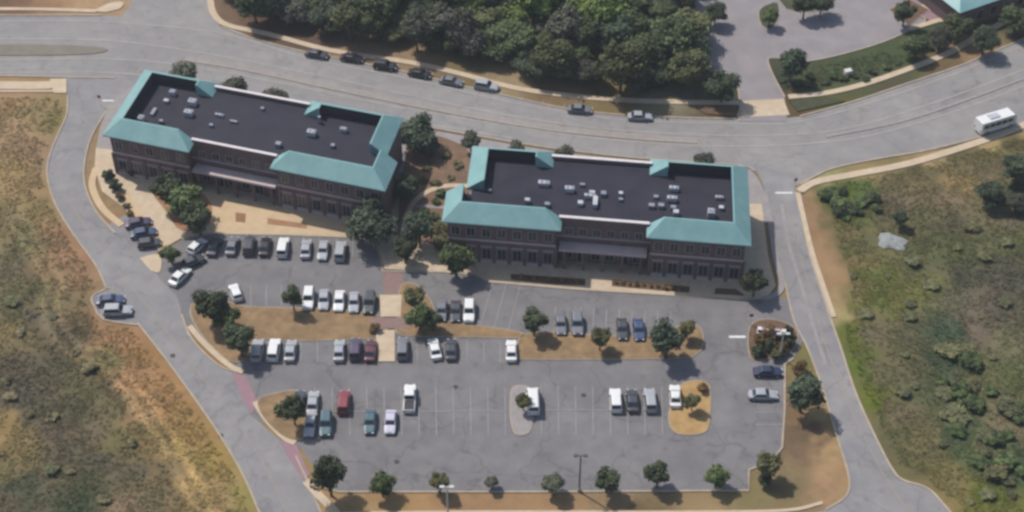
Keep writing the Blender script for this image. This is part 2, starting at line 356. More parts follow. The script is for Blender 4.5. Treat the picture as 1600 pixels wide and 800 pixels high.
vs = np.stack([xf, yf, hz], 1)
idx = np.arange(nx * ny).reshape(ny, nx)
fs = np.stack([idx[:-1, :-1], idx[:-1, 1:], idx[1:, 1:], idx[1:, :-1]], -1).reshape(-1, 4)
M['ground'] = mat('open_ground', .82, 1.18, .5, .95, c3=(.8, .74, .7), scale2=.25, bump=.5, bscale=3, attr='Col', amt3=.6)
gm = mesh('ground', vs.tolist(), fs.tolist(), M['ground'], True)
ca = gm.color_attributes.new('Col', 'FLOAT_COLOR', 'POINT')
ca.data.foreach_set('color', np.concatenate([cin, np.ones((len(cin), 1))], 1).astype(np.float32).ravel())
ground = prop(ob('ground', gm), kind='structure')

# ------------------------------------------------------------------ paved surfaces
def surf(name, poly, m, z, kind='structure'):
    return prop(MB().prism(poly, -0.05, z).build(name, M[m]), kind=kind)
UP = [(-160,20),(0,24),(160,24),(345,42),(400,62),(480,82),(560,98),(640,114),(720,134),(800,152),(880,169),(960,179),(1060,184),(1150,186),(1250,182),(1330,160),(1420,130),(1500,103),(1550,82),(1620,52),(1760,-10)]
LO = [(1760,125),(1620,186),(1540,212),(1450,235),(1380,247),(1300,264),(1250,288),(1215,292),(1180,268),(1150,258),(1000,248),(860,232),(740,212),(640,194),(560,182),(450,166),(330,142),(240,124),(180,122),(100,121),(0,119),(-160,119)]
surf('road', GP(catmull(UP, 5) + catmull(LO, 5)), 'road', .020)
surf('side_road', GP([(176,40),(192,24),(204,8),(212,-60),(318,-60),(326,10),(345,44),(340,60),(200,60)]), 'road', .028)
LS_L = [(98,118),(106,150),(104,180),(90,212),(77,245),(74,275),(86,318),(116,368),(150,415),(168,455),(215,505),(262,565),(330,660),(376,735),(405,800),(435,870)]
LS_R = [(530,870),(505,810),(484,760),(462,712),(440,690),(396,650),(390,620),(372,582),(340,570),(300,530),(284,492),(282,470),(262,430),(222,405),(180,365),(150,330),(133,290),(133,250),(145,210),(172,165),(205,136),(240,116)]
surf('left_street', GP(catmull(LS_L, 4) + catmull(LS_R, 4)), 'lane', .036)
surf('parking_bay', GP([(172,450),(150,459),(143,468),(148,480),(162,500),(215,508),(205,480)]), 'lane', .044)
surf('kerbside_bay', GP([(168,352),(196,336),(208,334),(222,350),(252,382),(244,400),(215,405)]), 'lane', .048)
LOT = [(232,412),(262,392),(285,374),(330,366),(450,368),(560,372),(592,392),(598,424),(695,426),(740,430),(762,441),(900,453),(1160,469),(1215,464),(1250,470),(1262,520),(1240,560),(1226,570),(1226,640),(1222,700),(1205,720),(1170,735),(1170,767),(530,769),(508,766),(490,730),(470,700),(430,672),(392,650),(385,600),(372,580),(340,562),(300,524),(286,492),(276,462),(250,436)]
surf('parking_lot', GP(LOT), 'lot', .056)
RS_L = [(1176,255),(1192,290),(1205,340),(1214,400),(1226,440),(1240,500),(1262,545),(1286,610),(1310,690),(1326,745),(1322,775),(1290,797),(1230,806)]
RS_R = [(1700,960),(1530,850),(1480,795),(1450,764),(1410,750),(1392,730),(1366,680),(1337,615),(1314,545),(1299,502),(1281,448),(1264,395),(1252,340),(1243,300),(1246,275)]
surf('right_street', GP(catmull(RS_L, 4) + [(1100,815),(700,830),(700,960)] + catmull(RS_R, 4)), 'lane', .064)
PL = [(1085,-60),(1086,34),(1084,60),(1092,100),(1112,112),(1146,120),(1155,152),(1155,190),(1230,190),(1226,152),(1208,118),(1200,92),(1225,92),(1262,96),(1320,84),(1380,66),(1420,48),(1446,32),(1430,22),(1450,4),(1440,-60)]
surf('pale_parking_lot', GP(PL), 'pinklot', .072)
surf('driveway_apron', GP([(1158,158),(1224,155),(1234,180),(1150,184)]), 'conc', .085)
surf('terrace', GP([(1430,20),(1448,2),(1440,-50),(1530,-50),(1500,30),(1478,28),(1456,34)]), 'redpave', .080)
# building platforms and pavements (raised)
surf('back_pavement', GP(catmull([(150,235),(160,190),(185,150),(238,128),(330,146),(450,170),(560,186),(640,198),(740,216),(860,236),(1000,252),(1150,262),(1178,272),(1194,300),(1203,330)], 4) + [(1206,350),(700,330),(560,300),(200,300)]), 'conc_grey', .14)
surf('front_pavement', GP([(150,232),(700,300),(1190,320),(1200,400),(1212,448),(1196,467),(1150,468),(900,452),(762,440),(740,428),(690,425),(600,421),(592,392),(560,371),(330,365),(285,372),(250,392),(238,384),(206,334),(160,300),(148,262)]), 'conc', .155)
surf('patio', GP([(318,330),(330,308),(420,322),(540,350),(560,362),(558,369),(450,366),(330,363)]), 'patio', .170)
surf('garden', GP(catmull([(640,205),(690,215),(735,240),(735,300),(720,345),(735,405),(722,424),(700,418),(690,395),(662,378),(640,388),(622,372),(625,300)], 3)), 'garden', .175)
prop(MB().ribbon(GP([(735,290),(700,290),(672,297),(650,312),(637,335),(630,365),(628,390)], .2, 5), 1.0, .15, .20).build('garden_path', M['conc']), kind='structure')
prop(MB().ribbon(GP([(735,322),(700,324),(668,322),(650,322)], .2, 4), .7, .15, .195).build('garden_path', M['conc_grey']), kind='structure')
surf('shaded_bed', GP(catmull([(232,296),(245,283),(275,290),(310,300),(330,320),(328,350),(300,362),(278,358),(262,335)], 3)), 'soil', .185)
# brick walk through the lot
surf('brick_walk', GP([(597,424),(630,424),(627,462),(600,462)]), 'brickpave', .080)
# ------------------------------------------------------------------ kerbs and pavements along roads
kb = MB()
for pts, wd, off in ((UP[:3], .35, 0), (UP[3:14], .35, 0), (UP[14:], .35, 0), (LO[:7], .35, 0), (LO[8:18], .3, 0), (LO[18:], .35, 0), (LS_L[1:10], .3, 0), (LS_L[10:], .3, 0),
                (LS_R[:4], .3, 0), (LS_R[7:11], .3, 0), (LS_R[14:20], .3, 0), (RS_L[2:12], .3, 0), (RS_R[:14], .35, 0)):
    kb.ribbon(GP(pts, 0, 5), wd, 0, .15)
kb.ribbon(GP([(172,450),(150,459),(143,468),(148,480),(162,500),(215,508)], 0, 2), .3, 0, .15)
kb.ribbon(GP(PL[1:8], 0, 3), .3, 0, .15); kb.ribbon(GP(PL[9:19], 0, 3), .3, 0, .15)
kb.ribbon(GP([(285,374),(330,366),(450,368),(560,372),(590,390),(598,424),(695,426),(740,430),(762,441),(900,453),(1160,469),(1200,467)], 0), .3, 0, .165)
kb.ribbon(GP([(1240,560),(1226,570),(1226,640),(1222,700),(1205,720),(1170,735),(1170,767),(850,769),(530,769),(508,764)], 0), .3, 0, .15)
prop(kb.build('kerbs', M['kerb']), kind='structure')
sw = MB()
for pts, wd in (([(322,-40),(328,-5),(334,22),(356,40),(420,54),(520,80),(640,98),(720,116),(800,137),(880,149),(960,156),(1060,160),(1156,161)], 1.3),
                ([(1232,152),(1290,146),(1350,132),(1420,108),(1480,84),(1540,50),(1620,8)], 1.3),
                ([(-100,134),(0,134),(70,134),(102,130)], 2.4), ([(-100,143),(60,143),(100,142)], .6),
                ([(1248,300),(1274,285),(1340,272),(1420,256),(1500,232),(1570,208),(1650,175)], 1.5),
                ([(1247,302),(1256,342),(1269,395),(1286,447),(1303,496)], .8),
                ([(-100,14),(60,15),(150,18)], 1.0), ([(1440,8),(1478,27),(1460,34),(1420,46)], 1.2),
                ([(296,510),(322,540),(356,570),(380,582)], .9),
                ([(400,628),(420,658),(446,684),(462,692)], 1.2), ([(478,752),(500,776),(530,806),(560,840)], 1.2),
                ([(530,803),(730,801),(900,801),(1100,801),(1230,798),(1285,786)], .55)):
    sw.ribbon(GP(pts, 0, 5), wd, 0, .16)
sw.prism(GP(catmull([(146,18),(170,6),(192,4),(188,14),(164,20)], 3)), 0, .165)
sw.prism(GP([(78,124),(104,124),(104,146),(84,146)]), 0, .168)
sw.prism(GP(catmull([(218,404),(240,398),(252,402),(250,426),(236,424)], 3)), 0, .17)
prop(sw.build('pavements', M['conc']), kind='structure')
prop(MB().ribbon(GP([(150,262),(144,290),(160,325),(190,352)], .15, 5), 1.2, .0, .166).ribbon(GP([(192,300),(205,325),(245,372),(258,390)], .15, 5), 2.0, .0, .186).build('pavement', M['patio']), kind='structure')
# pale strips on the right
ps = MB()
ps.ribbon(GP([(1221,318),(1232,380),(1250,440),(1268,500),(1290,570)], 0, 5), .55, .0, .075)
ps.ribbon(GP([(1194,300),(1204,350),(1213,410),(1222,440),(1216,458),(1192,468)], 0, 5), 1.0, .0, .17)
prop(ps.build('concrete_gutter', M['conc_grey']), kind='structure')
# median
md = MB(); md.prism(GP(catmull([(-160,70),(0,70),(100,71),(165,76),(150,84),(60,87),(-160,87)], 3)), 0, .14)
prop(md.build('median', M['median']), kind='structure')
md = MB(); md.ribbon(GP([(290,92),(385,108),(520,137),(660,166),(800,192),(900,206),(1010,216),(1090,221)], 0, 5), 1.0, 0, .13)
md.ribbon(GP([(1290,214),(1400,192),(1500,160),(1640,108)], 0, 5), .6, 0, .13)
prop(md.build('median', M['conc_grey']), kind='structure')
km = MB()
for s in (-1, 1): km.ribbon(GP([(290,92),(385,108),(520,137),(660,166),(800,192),(900,206),(1010,216),(1090,221)], 0, 5), .2, 0, .15, off=s * .62)
prop(km.build('median_kerb', M['kerb']), kind='structure')
# raised islands in the lot
def island(pts, m, n=4, kw=.3, z=.19):
    p = GP(catmull(pts, n, True) if n else pts)
    MBk.ribbon(p, kw, 0, .165, closed=True)
    prop(MB().prism(p, 0, z).build('parking_island', M[m]), kind='structure')
MBk = MB()
island([(300,478),(330,462),(372,478),(430,482),(520,484),(580,492),(600,500),(600,526),(560,530),(470,533),(400,532),(385,560),(360,565),(330,540),(304,505)], 'mulch')
island([(627,448),(650,446),(672,470),(690,500),(760,512),(810,520),(812,528),(740,527),(630,524),(622,500)], 'mulch')
island([(815,526),(860,520),(900,523),(1000,527),(1040,520),(1068,508),(1092,512),(1098,535),(1088,553),(1050,560),(830,562),(812,555)], 'mulch')
island([(800,610),(812,604),(828,610),(832,650),(826,676),(806,678),(798,650)], 'conc_grey')
island([(1062,604),(1090,596),(1108,606),(1108,650),(1100,676),(1060,678),(1046,660),(1050,630)], 'straw')
island([(404,626),(430,616),(462,612),(476,630),(478,676),(464,688),(440,680),(412,652)], 'mulch')
island([(1172,512),(1200,500),(1236,510),(1246,530),(1230,552),(1190,562),(1172,556)], 'bed')
island([(1390,16),(1420,0),(1450,16),(1420,40)], 'bed', 0)
island([(604,394),(626,386),(650,388),(658,404),(640,418),(612,416)], 'conc')
island([(1186,18),(1200,8),(1215,6),(1216,30),(1204,44),(1190,40)], 'lawn', 2)
island([(1222,-12),(1300,-16),(1296,6),(1270,18),(1228,14)], 'lawn', 2)
MBk.build('island_kerbs', M['kerb'])['kind'] = 'structure'
prop(MB().prism(GP([(593,462),(628,462),(626,496),(595,496)]), 0, .21).build('walkway_slab', M['conc']), kind='structure')
prop(MB().prism(GP([(587,517),(617,517),(617,566),(591,566)]), 0, .21).build('walkway_slab', M['conc']), kind='structure')
prop(MB().prism(GP([(580,497),(640,499),(640,515),(578,514)]), 0, .20).build('brick_landing', M['brickpave']), kind='structure')
# planting beds
for pts, m in (([(798,428),(915,436),(914,446),(862,444),(798,437)], 'bed'), ([(956,437),(1078,448),(1076,457),(1030,454),(956,447)], 'bed'),
               ([(1118,450),(1150,452),(1164,462),(1116,459)], 'bed'), ([(368,332),(384,334),(383,348),(368,346)], 'soil'), ([(418,341),(480,350),(479,357),(418,350)], 'soil'),
               ([(1085,166),(1150,166),(1152,182),(1104,178)], 'bed'), ([(1232,156),(1296,152),(1320,158),(1246,174)], 'lawn')):
    surf('planting_bed', GP(pts, .17), m, .205)
# red paving at the entrances
surf('red_paving', GP([(362,582),(384,588),(404,630),(392,648),(378,620)]), 'redpave', .095)
surf('red_paving', GP([(436,688),(462,692),(484,742),(476,752),(455,722)]), 'redpave', .095)

# ------------------------------------------------------------------ painted markings
pm = MB()
def line(p, q, wd=.12, z=.10): pm.ribbon([G(*p), G(*q)], wd, z - .006, z)
for x in range(318, 560, 26): line((x, 370), (x - 1, 402))
for x, in [(x,) for x in range(392, 470, 24)]: line((x, 446), (x, 478))
for x in (770, 792, 815): line((x, 440), (x - 22, 520))
for x in range(868, 1050, 20): line((x, 480 + (x - 868) * .04), (x - 2, 520))
for x in range(418, 830, 26): line((x, 534), (x, 566))
for x in range(492, 800, 27): line((x, 606), (x + 1, 680))
for x in range(845, 1060, 27): line((x, 604), (x + 1, 680))
pm.ribbon([G(492, 643), G(790, 643)], .12, .094, .1)
pm.ribbon([G(845, 641), G(1040, 641)], .12, .094, .1)
for y in (566, 592, 607, 626, 645, 664): line((1180, y), (1222, y))
for y in (342, 358, 374): line((176 + y / 20, y + 8), (225, y + 6))
prop(pm.build('parking_lines', M['fadewhite']), kind='structure')
pw = MB()
pw.ribbon([G(1139, 527), G(1165, 527)], .5, .10, .106); pw.ribbon([G(1211, 302), G(1238, 302)], .45, .10, .106); pw.ribbon([G(160, 158), G(182, 158)], .45, .10, .106)
prop(pw.build('stop_line', M['white']), kind='structure')
py = MB()
def dash(pts, wd, z, on, gap):
    q = GP(catmull(pts, 30)); d = 0; cur = [q[0]]; state = True
    for a, b in zip(q[:-1], q[1:]):
        d += math.dist(a, b)
        if state: cur.append(b)
        if state and d > on: py.ribbon(cur, wd, z - .008, z); state = False; d = 0
        elif (not state) and d > gap: state = True; d = 0; cur = [b]
dash([(-160,46),(0,46),(160,48),(330,68),(480,102),(640,136),(800,171),(960,195),(1150,203),(1250,198),(1400,164),(1550,112),(1700,50)], .15, .05, 3, 6)
dash([(-160,103),(0,103),(160,102),(280,112),(450,145),(640,182),(800,210),(960,230),(1150,240),(1250,240),(1400,218),(1550,172),(1700,110)], .15, .05, 3, 6)
for i in range(5):
    a = (96 + i * 3, 0)
for x in range(520, 900, 33): py.ribbon([G(x, 84 + (x - 500) * .205), G(x - 6, 97 + (x - 500) * .205)], .12, .042, .05)
lw = MB()
for pts in ([(-160,30),(0,33),(160,34),(345,52),(480,91),(640,123),(800,160),(960,186),(1150,193),(1250,190),(1400,148),(1550,92),(1700,25)],
            [(-160,60),(0,61),(160,63),(300,80),(480,114),(640,149),(800,181),(960,203),(1150,212),(1290,206),(1400,180),(1550,128),(1700,66)],
            [(-160,94),(0,94),(160,92),(285,102),(450,132),(640,171),(800,198),(960,219),(1150,229),(1300,221),(1400,202),(1550,154),(1700,92)],
            [(-160,114),(0,114),(180,114),(300,130),(450,158),(640,190),(800,216)]):
    lw.ribbon(GP(pts, 0, 6), .24, .052, .060)
prop(py.build('lane_markings', M['fadewhite']), kind='structure')
prop(lw.build('lane_lines', M['lineroad']), kind='structure')
yy = MB()
yy.ribbon(GP([(92,250),(98,290),(130,350),(190,430),(240,490),(300,570),(370,660),(420,740),(460,830)], 0, 6), .12, .05, .058)
yy.ribbon(GP([(1222,300),(1244,380),(1268,460),(1290,540),(1330,640),(1380,740),(1440,830)], 0, 6), .14, .08, .088)
prop(yy.build('centre_line', M['yellow']), kind='structure')

# ------------------------------------------------------------------ buildings
ZE, ZR = 9.0, 11.2
def building(corner, au, av, W, D, U1, U2, N1, N2, west_step, east_step, label, units, name='office_building'):
    o = G(*corner, ZE); root = empty(name, (o[0], o[1], 0))
    prop(root, label, 'building')
    u = Vector((cos(R(au)), sin(R(au)))); v = Vector((cos(R(av)), sin(R(av))))
    T = lambda a, b, z: (u.x * a + v.x * b, u.y * a + v.y * b, z)
    IN = .85; RC = 2.7; NB = 1.6
    ws, wb = west_step; es, eb = east_step      # step depth and length of the front bar
    fp = [(IN, IN), (U1 - IN, IN), (U1 - IN, RC), (U2 + IN, RC), (U2 + IN, IN), (W - IN, IN)]
    if es: fp += [(W - IN, eb - IN + .9), (W - es - IN + .5, eb - IN + .9)]
    fp += [(W - es - IN + (.5 if es else 0), D - IN), (N2 + IN, D - IN), (N2 + IN, D - NB), (N1 - IN, D - NB), (N1 - IN, D - IN), (ws + IN, D - IN)]
    if ws: fp += [(ws + IN, wb - IN + .9), (IN, wb - IN + .9)]
    MB().prism(fp, 0.1, ZE - .15, T=T).build('wall', M['brick'], root)
    MB().prism(fp, ZE - .15, ZE + .02, T=T).build('flat_roof', M['memb'], root)
    # mansard bands
    def mansard(path):
        P = [Vector(p) for p in path]; n = len(P); W2 = 3.0
        nrm = []
        for i in range(n - 1):
            d = (P[i + 1] - P[i]).normalized(); nrm.append(Vector((-d.y, d.x)))
        def off(i, k):
            if i == 0: return P[0] + nrm[0] * k
            if i == n - 1: return P[-1] + nrm[-1] * k
            a, b = nrm[i - 1], nrm[i]; m = (a + b); m = m / (1 + a.dot(b)); return P[i] + m * k
        sec = [(0, ZE - .12), (0, ZE + .12), (W2 - .25, ZR), (W2, ZR), (W2, ZE - .02)]
        mb = MB(); vv = []
        for i in range(n):
            for k, z in sec: q = off(i, k); vv.append(T(q.x, q.y, z))
        ff = []; mi = []
        for i in range(n - 1):
            for j in range(5):
                a, b = i * 5 + j, i * 5 + (j + 1) % 5
                ff.append([a, a + 5, b + 5, b]); mi.append(0 if j in (0, 1, 2) else 1)
        ff += [[4, 3, 2, 1, 0], [(n - 1) * 5 + k for k in range(5)]]; mi += [0, 0]
        me = mesh('mansard_roof', vv, ff, [M['teal'], M['memb']], False, mi)
        uvl = me.uv_layers.new(name='UVMap'); 
        for p in me.polygons:
            c0 = me.vertices[p.vertices[0]].co; c1 = me.vertices[p.vertices[1]].co; ax = (c1 - c0); ax.z = 0
            ax = ax.normalized() if ax.length > 1e-5 else Vector((1, 0, 0))
            for li in p.loop_indices:
                co = me.vertices[me.loops[li].vertex_index].co; uvl.data[li].uv = (co.dot(ax), co.z)
        ob('mansard_roof', me, root)
    rt = 3.05; rb = 4.2
    # paths run clockwise seen so that the normal (-dy, dx) points inward -> travel counter clockwise
    if ws:
        mansard([(U1, rt), (U1, 0), (0, 0), (0, wb)][::-1])
        mansard([(N1, D - rb), (N1, D), (ws, D), (ws, wb + 1.2)])
    else:
        mansard([(N1, D - rb), (N1, D), (0, D), (0, 0), (U1, 0), (U1, rt)])
    if es:
        mansard([(U2, rt), (U2, 0), (W, 0), (W, eb)])
        mansard([(W - es, eb + 1.0), (W - es, D), (N2, D), (N2, D - rb)])
    else:
        mansard([(U2, rt), (U2, 0), (W, 0), (W, D), (N2, D), (N2, D - rb)])
    # parapets on the middle part
    for a, b, y0, nm in ((U1 - .4, U2 + .4, RC - .1, 'f'), (N1 - .3, N2 + .3, D - NB - .35, 'b')):
        pr = MB().box(a, b, y0, y0 + .35, ZE - .3, ZE + .7, T=T).build('parapet', M['brick'], root)
        MB().box(a - .05, b + .05, y0 - .1, y0 + .45, ZE + .7, ZE + .85, T=T).build('coping', M['pale'], pr)
    # stone bands, piers
    bands = MB()
    for a, b, y0 in ((IN, U1 - IN, IN), (U2 + IN, W - IN, IN)):
        bands.box(a - .06, b + .06, y0 - .08, y0 + .1, 4.75, 5.15, T=T); bands.box(a - .06, b + .06, y0 - .08, y0 + .1, 3.55, 3.75, T=T); bands.box(a - .08, b + .08, y0 - .1, y0 + .1, .1, .7, T=T)
    bands.box(U1 - IN, U2 + IN, RC - .08, RC + .1, 5.6, 5.8, T=T)
    bands.build('stone_band', M['band'], root)
    for a0, b0 in ((IN, U1 - IN), (U2 + IN, W - IN)):
        k = max(2, round((b0 - a0) / 2.65))
        for i in range(k + 1):
            x = a0 + (b0 - a0) * i / k; MB().box(x - .28, x + .28, IN - .16, IN + .05, .1, 4.75, T=T).build('pier', M['brick'], root)
    # windows: T-aligned frames with a pane child
    fm = {}
    def window(cx, y, z, w_, h, dirn=0):
        fr = MB()
        t = .09
        def bx(m_, a0, a1, z0, z1, d0, d1):
            if dirn == 0: m_.box(a0, a1, y + d0, y + d1, z0, z1, T=T)
            else: m_.box(y - d1 if dirn < 0 else y + d0, y - d0 if dirn < 0 else y + d1, a0, a1, z0, z1, T=T)
        d0, d1 = (-.07, .05) if dirn <= 0 else (-.05, .07)
        if dirn == -1: d0, d1 = -.05, .07
        a0, a1 = cx - w_ / 2, cx + w_ / 2
        bx(fr, a0, a1, z, z + t, d0, d1); bx(fr, a0, a1, z + h - t, z + h, d0, d1)
        bx(fr, a0, a0 + t, z + t, z + h - t, d0, d1); bx(fr, a1 - t, a1, z + t, z + h - t, d0, d1); bx(fr, cx - .03, cx + .03, z + t, z + h - t, d0, d1)
        f = fr.build('window', M['frame'], root)
        pn = MB(); bx(pn, a0 + t, cx - .03, z + t, z + h - t, d0 + .03 if dirn <= 0 else d0, d1 - .03); bx(pn, cx + .03, a1 - t, z + t, z + h - t, d0 + .03 if dirn <= 0 else d0, d1 - .03)
        pn.build('pane', M['glass'], f)
    for a0, b0 in ((IN, U1 - IN), (U2 + IN, W - IN)):
        k = max(2, round((b0 - a0) / 2.65))
        for i in range(k):
            x = a0 + (b0 - a0) * (i + .5) / k
            window(x, IN, 5.75, 1.45, 1.9); window(x, IN, .9, 1.6, 2.4)
    k = max(3, round((U2 - U1) / 2.3))
    for i in range(k):
        x = U1 + (U2 - U1) * (i + .5) / k
        window(x, RC, 6.1, 1.3, 1.5)
        if i % 3 != 1: window(x, RC, .8, 1.5, 2.4)
        else:
            dr = MB().box(x - .8, x + .8, RC - .08, RC + .05, .14, 2.7, T=T).build('door', M['frame'], root)
            MB().box(x - .7, x - .05, RC - .10, RC - .02, .35, 2.55, T=T).box(x + .05, x + .7, RC - .10, RC - .02, .35, 2.55, T=T).build('pane', M['glass'], dr)
    # side windows
    ke = 5
    for i in range(ke):
        yv = 2.4 + (D - 4.8) * i / (ke - 1)
        if not ws: 
            window(yv, IN, 5.75, 1.4, 1.8, 1 if False else -1) if False else sidewin(root, T, IN, yv, -1)
        if not es: sidewin(root, T, W - IN, yv, 1)
        kx = N1
    # back windows
    for i in range(int((N1 - ws - 2) / 2.7)):
        x = ws + 2 + i * 2.7; backwin(root, T, x, D - IN)
    for i in range(int((W - es - N2 - 2) / 2.7)):
        x = N2 + 2 + i * 2.7; backwin(root, T, x, D - IN)
    # canopy over the shop fronts
    c = MB().box(U1 - .3, U2 + .3, IN - .35, RC - .12, 4.15, 4.55, T=T).build('canopy', M['band'], root)
    k = 5
    for i in range(k):
        x = U1 + .6 + (U2 - U1 - 1.2) * i / (k - 1); MB().box(x - .22, x + .22, IN - .2, IN + .24, .1, 4.15, T=T).build('canopy_column', M['brick'], c)
    # rooftop units
    for (px, py, a, b, h, kd) in units:
        q = G(px, py, ZE + .02 + h / 2); 
        loc = (q[0] - o[0], q[1] - o[1])
        a *= .85; b *= .85; m = MB()
        TT = lambda x, y, z: (loc[0] + u.x * x + v.x * y, loc[1] + u.y * x + v.y * y, z)
        m.box(-a / 2, a / 2, -b / 2, b / 2, ZE + .12, ZE + .02 + h, T=TT); m.box(-a / 2 + .1, a / 2 - .1, -b / 2 + .1, b / 2 - .1, ZE - .0, ZE + .12, T=TT)
        if kd == 'u' and a > 1: m.tube(TT(-a / 5, 0, ZE + h), TT(-a / 5, 0, ZE + h + .15), min(a, b) * .28, min(a, b) * .28, 10, 1); m.box(a * .15, a * .42, -b * .35, b * .35, ZE + .02 + h, ZE + h + .1, 1, T=TT)
        m.build('rooftop_unit' if kd == 'u' else 'roof_duct', [M['unit'] if kd == 'u' else M['unitgrey'], M['unitgrey']], root)
    return root
def sidewin(root, T, x, y, s):
    for z, h in ((5.75, 1.9), (.9, 2.4)):
        f = MB(); w_ = 1.5; t = .09; x0, x1 = x - .06, x + .06
        f.box(x0, x1, y - w_ / 2, y + w_ / 2, z, z + t, T=T).box(x0, x1, y - w_ / 2, y + w_ / 2, z + h - t, z + h, T=T)
        f.box(x0, x1, y - w_ / 2, y - w_ / 2 + t, z + t, z + h - t, T=T).box(x0, x1, y + w_ / 2 - t, y + w_ / 2, z + t, z + h - t, T=T)
        fo = f.build('window', M['frame'], root)
        MB().box(x - .03, x + .03, y - w_ / 2 + t, y + w_ / 2 - t, z + t, z + h - t, T=T).build('pane', M['glass'], fo)
def backwin(root, T, x, y):
    for z, h in ((5.75, 1.9), (.9, 2.4)):
        f = MB(); w_ = 1.5; t = .09; y0, y1 = y - .06, y + .06
        f.box(x - w_ / 2, x + w_ / 2, y0, y1, z, z + t, T=T).box(x - w_ / 2, x + w_ / 2, y0, y1, z + h - t, z + h, T=T)
        f.box(x - w_ / 2, x - w_ / 2 + t, y0, y1, z + t, z + h - t, T=T).box(x + w_ / 2 - t, x + w_ / 2, y0, y1, z + t, z + h - t, T=T)
        fo = f.build('window', M['frame'], root)
        MB().box(x - w_ / 2 + t, x + w_ / 2 - t, y - .03, y + .03, z + t, z + h - t, T=T).build('pane', M['glass'], fo)

building((160,212), -16.6, 77.6, 51.6, 19.4, 16.2, 31.0, 14.8, 32.2, (0, 0), (2.2, 7.6),
         'brick office building with teal metal roof bands, beside the left street',
         [(270,145,1.3,1,.9,'u'),(260,158,1,.8,.6,'u'),(301,160,1.7,1.3,1,'u'),(295,177,1.8,1.2,1,'u'),(343,180,1.8,.5,.5,'u'),(221,186,1.2,1.2,1,'u'),(487,208,1.8,1.2,1,'u'),(537,203,1.4,.8,.8,'u'),
          (499,187,.6,.6,1.4,'d'),(435,226,1.1,1,.8,'d'),(365,190,1.6,.5,.4,'d'),(240,175,.7,2.2,.5,'d'),(330,196,.8,.6,.5,'d'),(410,170,.7,.7,.5,'d'),(520,228,.8,.8,.6,'d'),(252,190,.8,.6,.6,'d')])
building((690,347), -6.7, 85.6, 49.8, 19.8, 19.4, 33.1, 17.2, 33.4, (3.2, 7.4), (0, 0),
         'brick office building with teal metal roof bands, beside the right street',
         [(890,296,1.8,1,.9,'u'),(850,287,2.2,1,.8,'u'),(910,289,1,.6,.5,'d'),(925,302,1.1,.8,.8,'u'),(930,316,.9,2.6,.9,'u'),(922,307,2.2,.7,.8,'u'),(943,303,1,1,.7,'d'),(907,318,1,1,.7,'u'),(970,303,.8,.7,.7,'u'),(970,312,.8,.6,.5,'d'),
          (1053,295,1.8,.8,.8,'u'),(1050,311,1.9,.9,.9,'u'),(1018,322,1.1,.9,.7,'d'),(1033,322,1.1,.9,.7,'d'),(1052,325,1,.8,.7,'d'),(1056,333,1,1,.9,'u'),(1111,334,1.3,1.4,1.4,'u'),(1124,309,1.5,.6,.6,'u'),(1127,325,.9,.8,.6,'u'),(824,314,1,.8,.8,'u'),(765,298,.6,.6,.5,'d'),(1025,308,.9,.7,.5,'d'),(855,320,1,.8,.7,'d')])
# distant building corner, top right
def corner_building():
    o = G(1500, 20, 5); root = empty('corner_building', (o[0], o[1], 0)); prop(root, 'low building with teal roof at the top right corner', 'building')
    a = R(28); T = lambda x, y, z: (x * cos(a) - y * sin(a), x * sin(a) + y * cos(a), z)
    MB().box(.8, 19.2, .8, 15, 0, 5, T=T).build('wall', M['brick'], root)
    vv = [T(*p) for p in [(0, 0, 4.9), (20, 0, 4.9), (20, 16, 4.9), (0, 16, 4.9), (6, 8, 8.2), (14, 8, 8.2)]]
    me = mesh('hip_roof', vv, [[0, 1, 5, 4], [1, 2, 5], [2, 3, 4, 5], [3, 0, 4], [3, 2, 1, 0]], M['teal']); me.uv_layers.new(name='UVMap'); ob('hip_roof', me, root)
    for i in range(5):
        f = MB().box(2 + i * 3.4, 3.6 + i * 3.4, .7, .9, 1.2, 3.2, T=T).build('window', M['frame'], root)
        MB().box(2.1 + i * 3.4, 3.5 + i * 3.4, .66, .72, 1.3, 3.1, T=T).build('pane', M['glass'], f)
corner_building()

